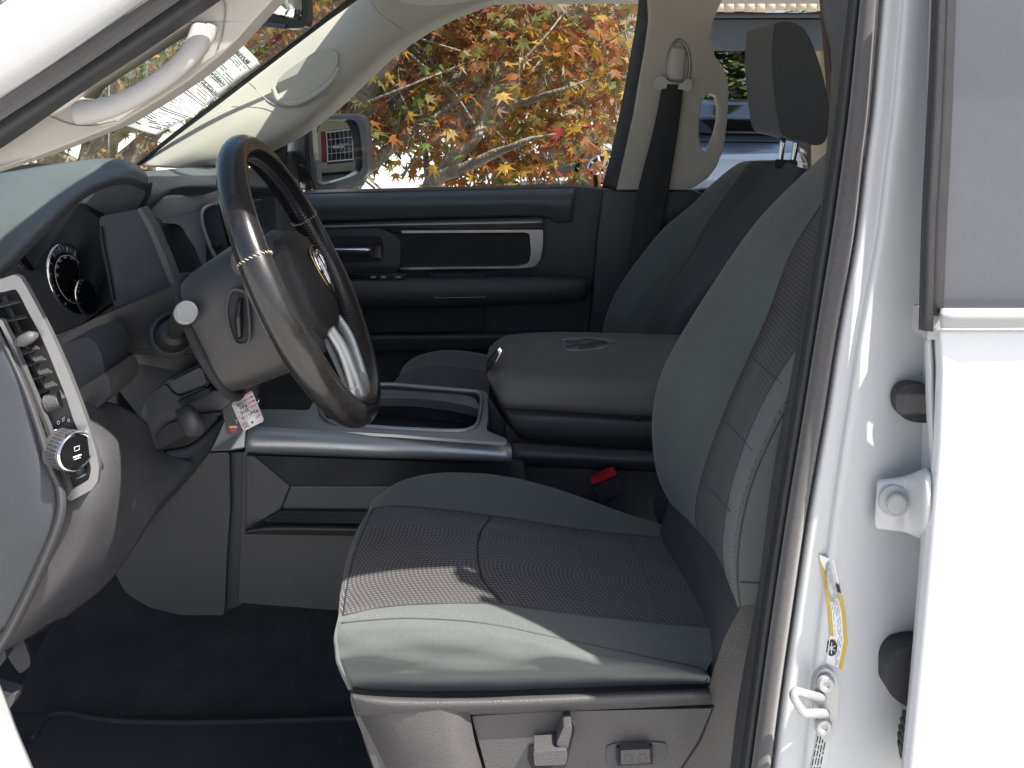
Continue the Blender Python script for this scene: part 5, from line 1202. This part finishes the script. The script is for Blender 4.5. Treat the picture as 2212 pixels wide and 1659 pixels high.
maple(P(925,1140,3.98).xyz*1, [
    ([P(935,890,3.98)*1, (930,640,3.98), (922,480,3.98), (929,408,3.98), (956,371,3.93), (990,333,3.88), (1028,296,3.88), (1045,252,3.93), (1060,200,3.98), (1090,120,4.08)], [.085,.075,.060,.046,.036,.032,.027,.020,.014,.006]),
    ([(935,405,3.98), (949,381,3.88), (990,367,3.78), (1058,337,3.68), (1100,318,3.63), (1143,301,3.58), (1200,290,3.53)], [.030,.028,.024,.020,.015,.011,.004]),
    ([(926,410,3.98), (926,385,3.98), (921,345,4.08), (918,300,4.18)], [.022,.018,.014,.006]),
    ([(780,330,4.18), (870,260,4.18), (930,205,4.18), (966,173,4.18), (1024,143,4.18), (1075,99,4.18), (1110,70,4.18), (1140,48,4.18), (1200,-20,4.18)], [.012,.016,.024,.026,.026,.026,.022,.018,.01]),
    ([(690,500,4.48), (752,415,4.38), (800,357,4.28), (868,303,4.18), (920,262,4.18), (985,232,4.18), (1040,190,4.28)], [.052,.045,.034,.026,.018,.012,.004]),
    ([(740,420,4.28), (752,330,4.28), (766,252,4.18), (796,190,4.08), (827,150,3.98), (874,92,3.98), (922,51,3.98), (980,27,3.98), (1060,-10,3.98)], [.052,.050,.047,.046,.042,.032,.026,.022,.012]),
    ([(1020,262,4.08), (1085,235,3.98), (1137,218,3.88), (1194,201,3.78), (1280,170,3.78)], [.016,.018,.016,.012,.003]),
    ([(925,260,3.88), (985,220,3.88), (1000,205,3.88)], [.012,.011,.004]),
    ], cl_, 'orange Japanese maple with forked limbs outside the passenger window', 5)
# second maple seen through the windshield
rn = random.Random(9); cl2 = []
while len(cl2) < 330:
    u, v, Y = rn.uniform(-260,830), rn.uniform(-200,330), rn.uniform(6.2,8.5)
    if v > 215 and rn.random() < .80: continue
    if v > 150 and u < 350 and rn.random() < .35: continue
    cl2.append(P(u, v, Y))
maple(P(190,620,7.2), [
    ([(190,560,7.2),(200,420,7.2),(214,330,7.2),(235,230,7.2),(262,130,7.2),(330,20,7.2)], [.20,.16,.14,.12,.08,.05]),
    ([(205,400,7.2),(130,345,7.1),(70,300,7.0),(-60,230,6.9)], [.10,.07,.05,.02]),
    ([(208,395,7.2),(290,330,7.3),(380,235,7.4),(500,120,7.5),(600,60,7.5)], [.10,.08,.06,.045,.02]),
    ([(215,330,7.2),(300,250,7.0),(350,170,7.0),(380,90,7.0)], [.05,.04,.03,.01]),
    ], cl2[:190], 'big brown and olive maple with a forked trunk ahead of the windshield', 9, weights=[10,10,34,2,26,2,16], size=(.05,.08), per=20, spread=.32)
maple(P(100,560,7.8), [([(95,620,7.8),(100,560,7.8),(110,330,7.8),(60,180,7.8),(20,60,7.8)], [.14,.13,.11,.08,.04])], cl2[190:260], 'thin dark trunked tree left of the big maple ahead of the windshield', 12, weights=[10,10,34,2,26,2,16], size=(.05,.08), per=20, spread=.32)
maple(P(310,540,8.4), [([(308,600,8.4),(310,540,8.4),(318,330,8.4),(330,200,8.4),(350,60,8.4)], [.11,.10,.09,.07,.04])], cl2[260:], 'dark straight trunked tree right of the big maple ahead of the windshield', 13, weights=[10,10,34,2,26,2,16], size=(.05,.08), per=20, spread=.32)
# evergreens and far hedge trees
def conifer(x, y, h, r, label, seed):
    rt = empty('evergreen_tree', (x, y, 0), label, 'tree', 'trees along the far side of the lot'); rn = random.Random(seed)
    tube('trunk', [(x,y,0),(x,y,h*.5),(x,y,h*.95)], [.16,.10,.03], bark, rt, n=2, k=8)
    v = []; f = []; mi = []
    for _ in range(1500):
        t = rn.random()**.8; z = h*(.08+.9*t); rad = r*(1-t)**.8*(.55+.45*rn.random()); a = rn.uniform(0, 6.283)
        c = Vector((x+math.cos(a)*rad, y+math.sin(a)*rad, z-rad*.15)); d = Vector((math.cos(a), math.sin(a), -.25))*rn.uniform(.15,.34); s = Vector((-math.sin(a), math.cos(a), rn.uniform(-.5,.5)))*rn.uniform(.05,.12)
        k = len(v); v += [c-s, c+s, c+d+s*.3, c+d-s*.3]; f.append((k, k+1, k+2, k+3)); mi.append(rn.randint(0,1))
    me = bpy.data.meshes.new('crown'); me.from_pydata([tuple(a) for a in v], [], f); [me.materials.append(m) for m in GM]; me.polygons.foreach_set('material_index', mi)
    link('crown', me, rt)
GM = [leaf_mat('needle_dark', (.05,.085,.03)), leaf_mat('needle_light', (.10,.15,.04))]
rn = random.Random(2)
cols_ = [(-26,'leftmost'),(-15,'second from the left'),(-6,'third from the left'),(3,'fourth from the left'),(12,'fifth from the left')]
for i, (x, w_) in enumerate(cols_): conifer(x, 34+2*(i%2), 8.5+rn.uniform(-1,1.5), 3.2, 'green evergreen across the lot, '+w_+' in the far row', 20+i)
conifer(3.62, 14.6, 3.6, 1.0, 'slim bright green shrub tree beside the porch', 40)

# ---------------- cars
def wheel_part(par, x, y, R, side, m):
    o = lathe('wheel', (x, y, R), (0, side, 0), [(R*.62,.10),(R*.70,.11),(R*.93,.11),(R,.085),(R,-.085),(R*.93,-.11)], M['rubber'], par, k=36)
    sp_ = MB()
    for k in range(10):
        a = k*.6283; d = Vector((math.cos(a), 0, math.sin(a)))
        c = Vector((x, y+side*.105, R)); sp_.tube([c+d*R*.08, c+d*R*.64], [.028,.020], n=1, k=6)
    sp_.tube([Vector((x+math.cos(k*.2618)*R*.64, y+side*.105, R+math.sin(k*.2618)*R*.64)) for k in range(24)], .014, n=1, k=6, closed=True)
    sp_.build('rim', m, o); lathe('hub', (x, y+side*.10, R), (0, side, 0), [(R*.66,-.06),(.001,-.06)], M['void'], o)
    return o
def car(name, label, loc, rz, paint, L=4.6, Wd=1.84, H=1.45, suv=False, R=.34):
    root = empty(name, (0,0,0), label, 'car')
    h = H; b0 = .24
    lo = [(-L/2,.42),(-L/2+.04,.78 if suv else .70),(-L/2+.35,.98 if suv else .86),(-.85,1.04 if suv else .96),(.9,1.06 if suv else 1.0),(L/2-.35,1.04 if suv else .98),(L/2-.02,.80),(L/2,.45),(L/2-.12,b0),(-L/2+.14,b0)]
    # wheel arches cut into the side outline
    def arch(xc): return [(xc+math.cos(a)*R*1.18, R+math.sin(a)*R*1.18) for a in [math.radians(t) for t in range(-12,193,12)]]
    low = [(-L/2,.42),(-L/2+.04,.78 if suv else .66),(-L/2+.30,.98 if suv else .84),(-1.15,1.05 if suv else .95),(-.6,1.07 if suv else .98),(.9,1.08 if suv else 1.02),(L/2-.30,1.04 if suv else 1.0),(L/2-.02,.82),(L/2,.45),(L/2-.12,b0)]
    out = low+[p for p in arch(L/2-.92) if p[1] > b0-.001 or True]
    out = low+[(x, max(z, b0)) for x, z in arch(L/2-.92)]+[(x, max(z, b0)) for x, z in arch(-L/2+.88)]+[(-L/2+.14, b0)]
    loop = [Vector((x, -Wd/2, z)) for x, z in out]
    body = slab3('body', loop, Wd, paint, root, [], bev=.06, seg=4, angle=28)
    cab = [(-1.10,.96),(-.25,h-.06),(.15,h),(1.0,h-.01),(1.5,h-.10) if not suv else (1.75,h-.06),(2.0,1.0) if not suv else (2.15,1.02)]
    cab = [(x, z+(.04 if suv else 0)) for x, z in cab]
    v = []; n = len(cab)
    for s in (-1, 1):
        for x, z in cab: v.append(Vector((x, s*(Wd/2-.10-.22*max(0,(z-1.0))/(h-1.0)), z)))
    f = [tuple(range(n)), tuple(range(2*n-1, n-1, -1))]+[(i, (i+1) % n, (i+1) % n+n, i+n) for i in range(n)]
    cb_ = mk('cabin', v, f, paint, root, bev=.05, seg=3)
    for s in (-1, 1):
        def q(x, z, o=.006): return Vector((x, s*(Wd/2-.10-.22*max(0,(z-1.0))/(h-1.0)+o), z))
        for pts in ([(-.86,1.04),(-.22,h-.13),(.30,h-.09),(.30,1.06)], [(.36,1.06),(.36,h-.09),(1.0,h-.10),(1.35,h-.18),(1.62,1.08)]):
            p3 = [q(x, z) for x, z in pts]; lp_ = p3+[a-Vector((0,s*.004,0)) for a in p3]; m_ = len(pts)
            mk('side_window', lp_, [tuple(range(m_)), tuple(range(2*m_-1, m_-1, -1))]+[(i,(i+1)%m_,(i+1)%m_+m_,i+m_) for i in range(m_)], M['black'], root)
        for xx in (L/2-.92, -L/2+.88): wheel_part(root, xx, s*(Wd/2-.11), R, s, M['silver'])
        hl_ = [(-L/2-.005,.62),(-L/2+.10,.72),(-L/2+.42,.76),(-L/2+.30,.64),(-L/2+.06,.58)]
        p3 = [Vector((x, s*(Wd/2+.004 if x > -L/2+.1 else Wd/2-.22), z+(.1 if suv else 0))) for x, z in hl_]
        mk('headlight', p3+[a-Vector((-.03,s*.03,0)) for a in p3], [tuple(range(5)), tuple(range(9,4,-1))]+[(i,(i+1)%5,(i+1)%5+5,i+5) for i in range(5)], M['chrome'], root)
        box('mirror', (-.72, s*(Wd/2+.0)-(.0 if s > 0 else .16), 1.0), (-.56, s*(Wd/2)+(.16 if s > 0 else 0), 1.12), paint, root, bev=.03)
    w0 = [Vector((-1.00,s*(Wd/2-.20),1.03)) for s in (-1,1)]+[Vector((-.30,s*(Wd/2-.36),h-.09)) for s in (1,-1)]
    nrm = Vector((-.55,0,.8)).normalized()
    mk('windshield', [p+nrm*.03 for p in w0]+[p+nrm*.02 for p in w0], [(0,1,2,3),(7,6,5,4),(0,1,5,4),(1,2,6,5),(2,3,7,6),(3,0,4,7)], M['black'], root)
    box('bumper', (-L/2-.03,-Wd/2+.15,.32), (-L/2+.05,Wd/2-.15,.52), M['dark'], root, bev=.02)
    root.rotation_euler = (0,0,rz); root.location = loc
    return root
pb1 = mat('grey_blue_paint', (.085,.105,.135), .3, coat=.5, metal=.1, var=.02); pb2 = mat('dark_grey_paint', (.03,.033,.038), .3, coat=.4, metal=.1, var=.02); pb3 = mat('silver_car_paint', (.62,.64,.66), .25, coat=.8, metal=.2, var=.02); pb4 = mat('black_car_paint', (.015,.017,.02), .2, coat=.8)
def at(u, Y): return P(u, 200, Y).x
car('parked_car', 'dark grey SUV with pale alloy wheels partly behind the maple', (at(1478,15.2),15.2,0), 0, pb2, L=4.7, H=1.66, suv=True, R=.37)
car('parked_car', 'grey blue sedan with clear headlight seen through the rear cab window', (2.45,11.0,.10), 1.318, pb1, L=4.7, H=1.42)
car('parked_car', 'black sedan parked beyond the grey blue sedan', (at(1560,19),19,0), math.pi, pb4, L=4.6, H=1.46)
car('parked_car', 'pale silver hatchback farthest behind the cab window', (at(1540,24),24,0), math.pi, pb3, L=4.3, H=1.62, suv=True)

# ---------------- house: siding wall beyond, and a wing behind the truck seen in the mirrors
M['siding'] = mat('tan_siding', (.42,.36,.25), .7, bump=.15, bs=40, var=.06); M['shut'] = mat('red_shutter', (.20,.012,.022), .6); M['beam'] = mat('grey_beam', (.05,.058,.064), .7); M['roofm'] = mat('metal_roof', (.62,.60,.58), .4, metal=.2); M['fasc'] = mat('tan_fascia', (.50,.42,.32), .8, var=.15, bump=.3, bs=30); M['pane'] = mat('window_pane', (.03,.035,.035), .03, spec=1, coat=1); M['slab'] = mat('porch_floor', (.24,.24,.235), .85, var=.1)
H_ = empty('house', (9, 8, 0), 'tan clapboard house with red shutters and a porch with grey braced posts', 'house')
def siding(name, a, b, z0, z1, out, step=.19, openings=()):
    a = Vector(a); b = Vector(b); out = Vector(out); mb = MB(); z = z0; d = (b-a); Lw = d.length; dn = d/Lw
    while z < z1-.01:
        zt = min(z+step, z1); segs = [(0, Lw)]
        for (s0, s1, o0, o1) in openings:
            if zt > o0 and z < o1:
                ns = []
                for p, q in segs:
                    if s1 <= p or s0 >= q: ns.append((p, q)); continue
                    if p < s0: ns.append((p, s0))
                    if q > s1: ns.append((s1, q))
                segs = ns
        for p, q in segs:
            A, B = a+dn*p, a+dn*q
            lo0, lo1 = A+out*.022, B+out*.022; up0, up1 = A+out*.002, B+out*.002
            mb.quad(lo0+Vector((0,0,z)), lo1+Vector((0,0,z)), up1+Vector((0,0,zt)), up0+Vector((0,0,zt)))
            mb.quad(A+Vector((0,0,z)), B+Vector((0,0,z)), lo1+Vector((0,0,z)), lo0+Vector((0,0,z)))
        z = zt
    return mb.build(name, M['siding'], H_, smooth=False)
siding('wall', (3.72,11,0), (14,11,0), .2, 2.9, (0,-1,0))
box('corner_board', (3.62,10.93,.1), (3.74,11.05,2.9), M['fasc'], H_, bev=.01)
box('wall_core', (3.70,11.04,.0), (14,11.3,3.2), M['siding'], H_, bev=0)
# eave and beam of that side
rfm = MB()
for i in range(46):
    x0 = 1.95+i*.28; rfm.add([(x0,8.75,2.52),(x0+.25,8.75,2.52),(x0+.25,12.5,3.5),(x0,12.5,3.5)], [(0,1,2,3)]); rfm.add([(x0+.25,8.75,2.52),(x0+.265,8.75,2.56),(x0+.265,12.5,3.54),(x0+.25,12.5,3.5)], [(0,1,2,3)]); rfm.add([(x0+.265,8.75,2.56),(x0+.28,8.75,2.52),(x0+.28,12.5,3.5),(x0+.265,12.5,3.54)], [(0,1,2,3)])
rfm.build('roof', M['roofm'], H_, smooth=False)
fv = MB(); rn = random.Random(4); x = 1.95
while x < 14:
    wd = .10; dz = rn.uniform(-.012,.012); fv.box((x,8.74,2.39+dz),(x+wd,8.77,2.515)); x += wd
fv.build('fascia', M['fasc'], H_)
box('beam', (1.95,8.95,2.02), (14,9.15,2.33), M['beam'], H_, bev=.01); box('soffit', (1.95,8.80,2.34), (14,11,2.38), M['beam'], H_, bev=0)
box('porch_post', (2.02,8.98,0), (2.14,9.10,2.02), M['beam'], H_, bev=.01) if False else None
pst = MB(); pst.box((3.05,9.0,0),(3.13,9.08,2.02)); pst.tube([(3.09,9.04,1.2),(2.5,9.04,2.05)], .035, n=1, k=4); pst.tube([(3.09,9.04,1.4),(3.6,9.04,2.05)], .035, n=1, k=4)
# wing behind the truck
WX = 11.0
wins = [(-3.3,-2.2),(0.05,1.15),(2.55,4.25),(6.2,7.6)]
siding('wall', (WX,-9,0), (WX,11,0), .55, 3.1, (-1,0,0), openings=[(a+9, b+9, 1.05, 2.42) for a, b in wins])
box('wall_core', (WX+.01+.15,-9,0), (WX+.4,11,3.2), M['pane'] if False else M['beam'], H_, bev=0)
for a, b in wins:
    wdw = MB(); wdw.box((WX-.03,a,1.03),(WX+.05,b,1.08)); wdw.box((WX-.03,a,2.37),(WX+.05,b,2.42)); wdw.box((WX-.03,a,1.08),(WX+.05,a+.05,2.37)); wdw.box((WX-.03,b-.05,1.08),(WX+.05,b,2.37))
    n_ = max(3, round((b-a)/.28))
    for k in range(1, n_): yy = a+(b-a)*k/n_; wdw.box((WX-.005,yy-.008,1.08),(WX+.02,yy+.008,2.37))
    for k in range(1, 4): zz = 1.08+1.29*k/4; wdw.box((WX-.007,a+.05,zz-.008),(WX+.018,b-.05,zz+.008))
    wo = wdw.build('window', M['white'], H_, smooth=False)
    box('pane', (WX+.03,a+.04,1.07), (WX+.04,b-.04,2.38), M['pane'], wo, bev=0)
    for y0 in (a-.34, b+.02): box('shutter', (WX-.05,y0,1.02), (WX-.02,y0+.32,2.43), M['shut'], H_, bev=.006)
box('porch_floor', (WX-2.6,-9,.0), (WX,8,.42), M['slab'], H_, bev=.01)
box('beam', (WX-2.55,-9,2.62), (WX-2.35,8,2.95), M['beam'], H_, bev=.01); box('soffit', (WX-2.8,-9,2.97), (WX,8,3.0), M['beam'], H_, bev=0)
rfm = MB()
for i in range(60):
    y0 = -9+i*.28; rfm.add([(WX-2.95,y0,3.02),(WX-2.95,y0+.25,3.02),(WX+1.5,y0+.25,4.2),(WX+1.5,y0,4.2)], [(0,1,2,3)]); rfm.add([(WX-2.95,y0+.25,3.02),(WX-2.95,y0+.28,3.06),(WX+1.5,y0+.28,4.24),(WX+1.5,y0+.25,4.2)], [(0,1,2,3)])
rfm.build('roof', M['roofm'], H_, smooth=False)
for y in (-5.2,-1.6,2.0,5.6):
    p_ = MB(); p_.box((WX-2.5,y-.05,.42),(WX-2.4,y+.05,2.62))
    for s in (-1,1): p_.tube([(WX-2.45,y,1.95),(WX-2.45,y+s*.42,2.64)], .035, n=1, k=4)
    p_.build('porch_post', M['beam'], H_, smooth=False)
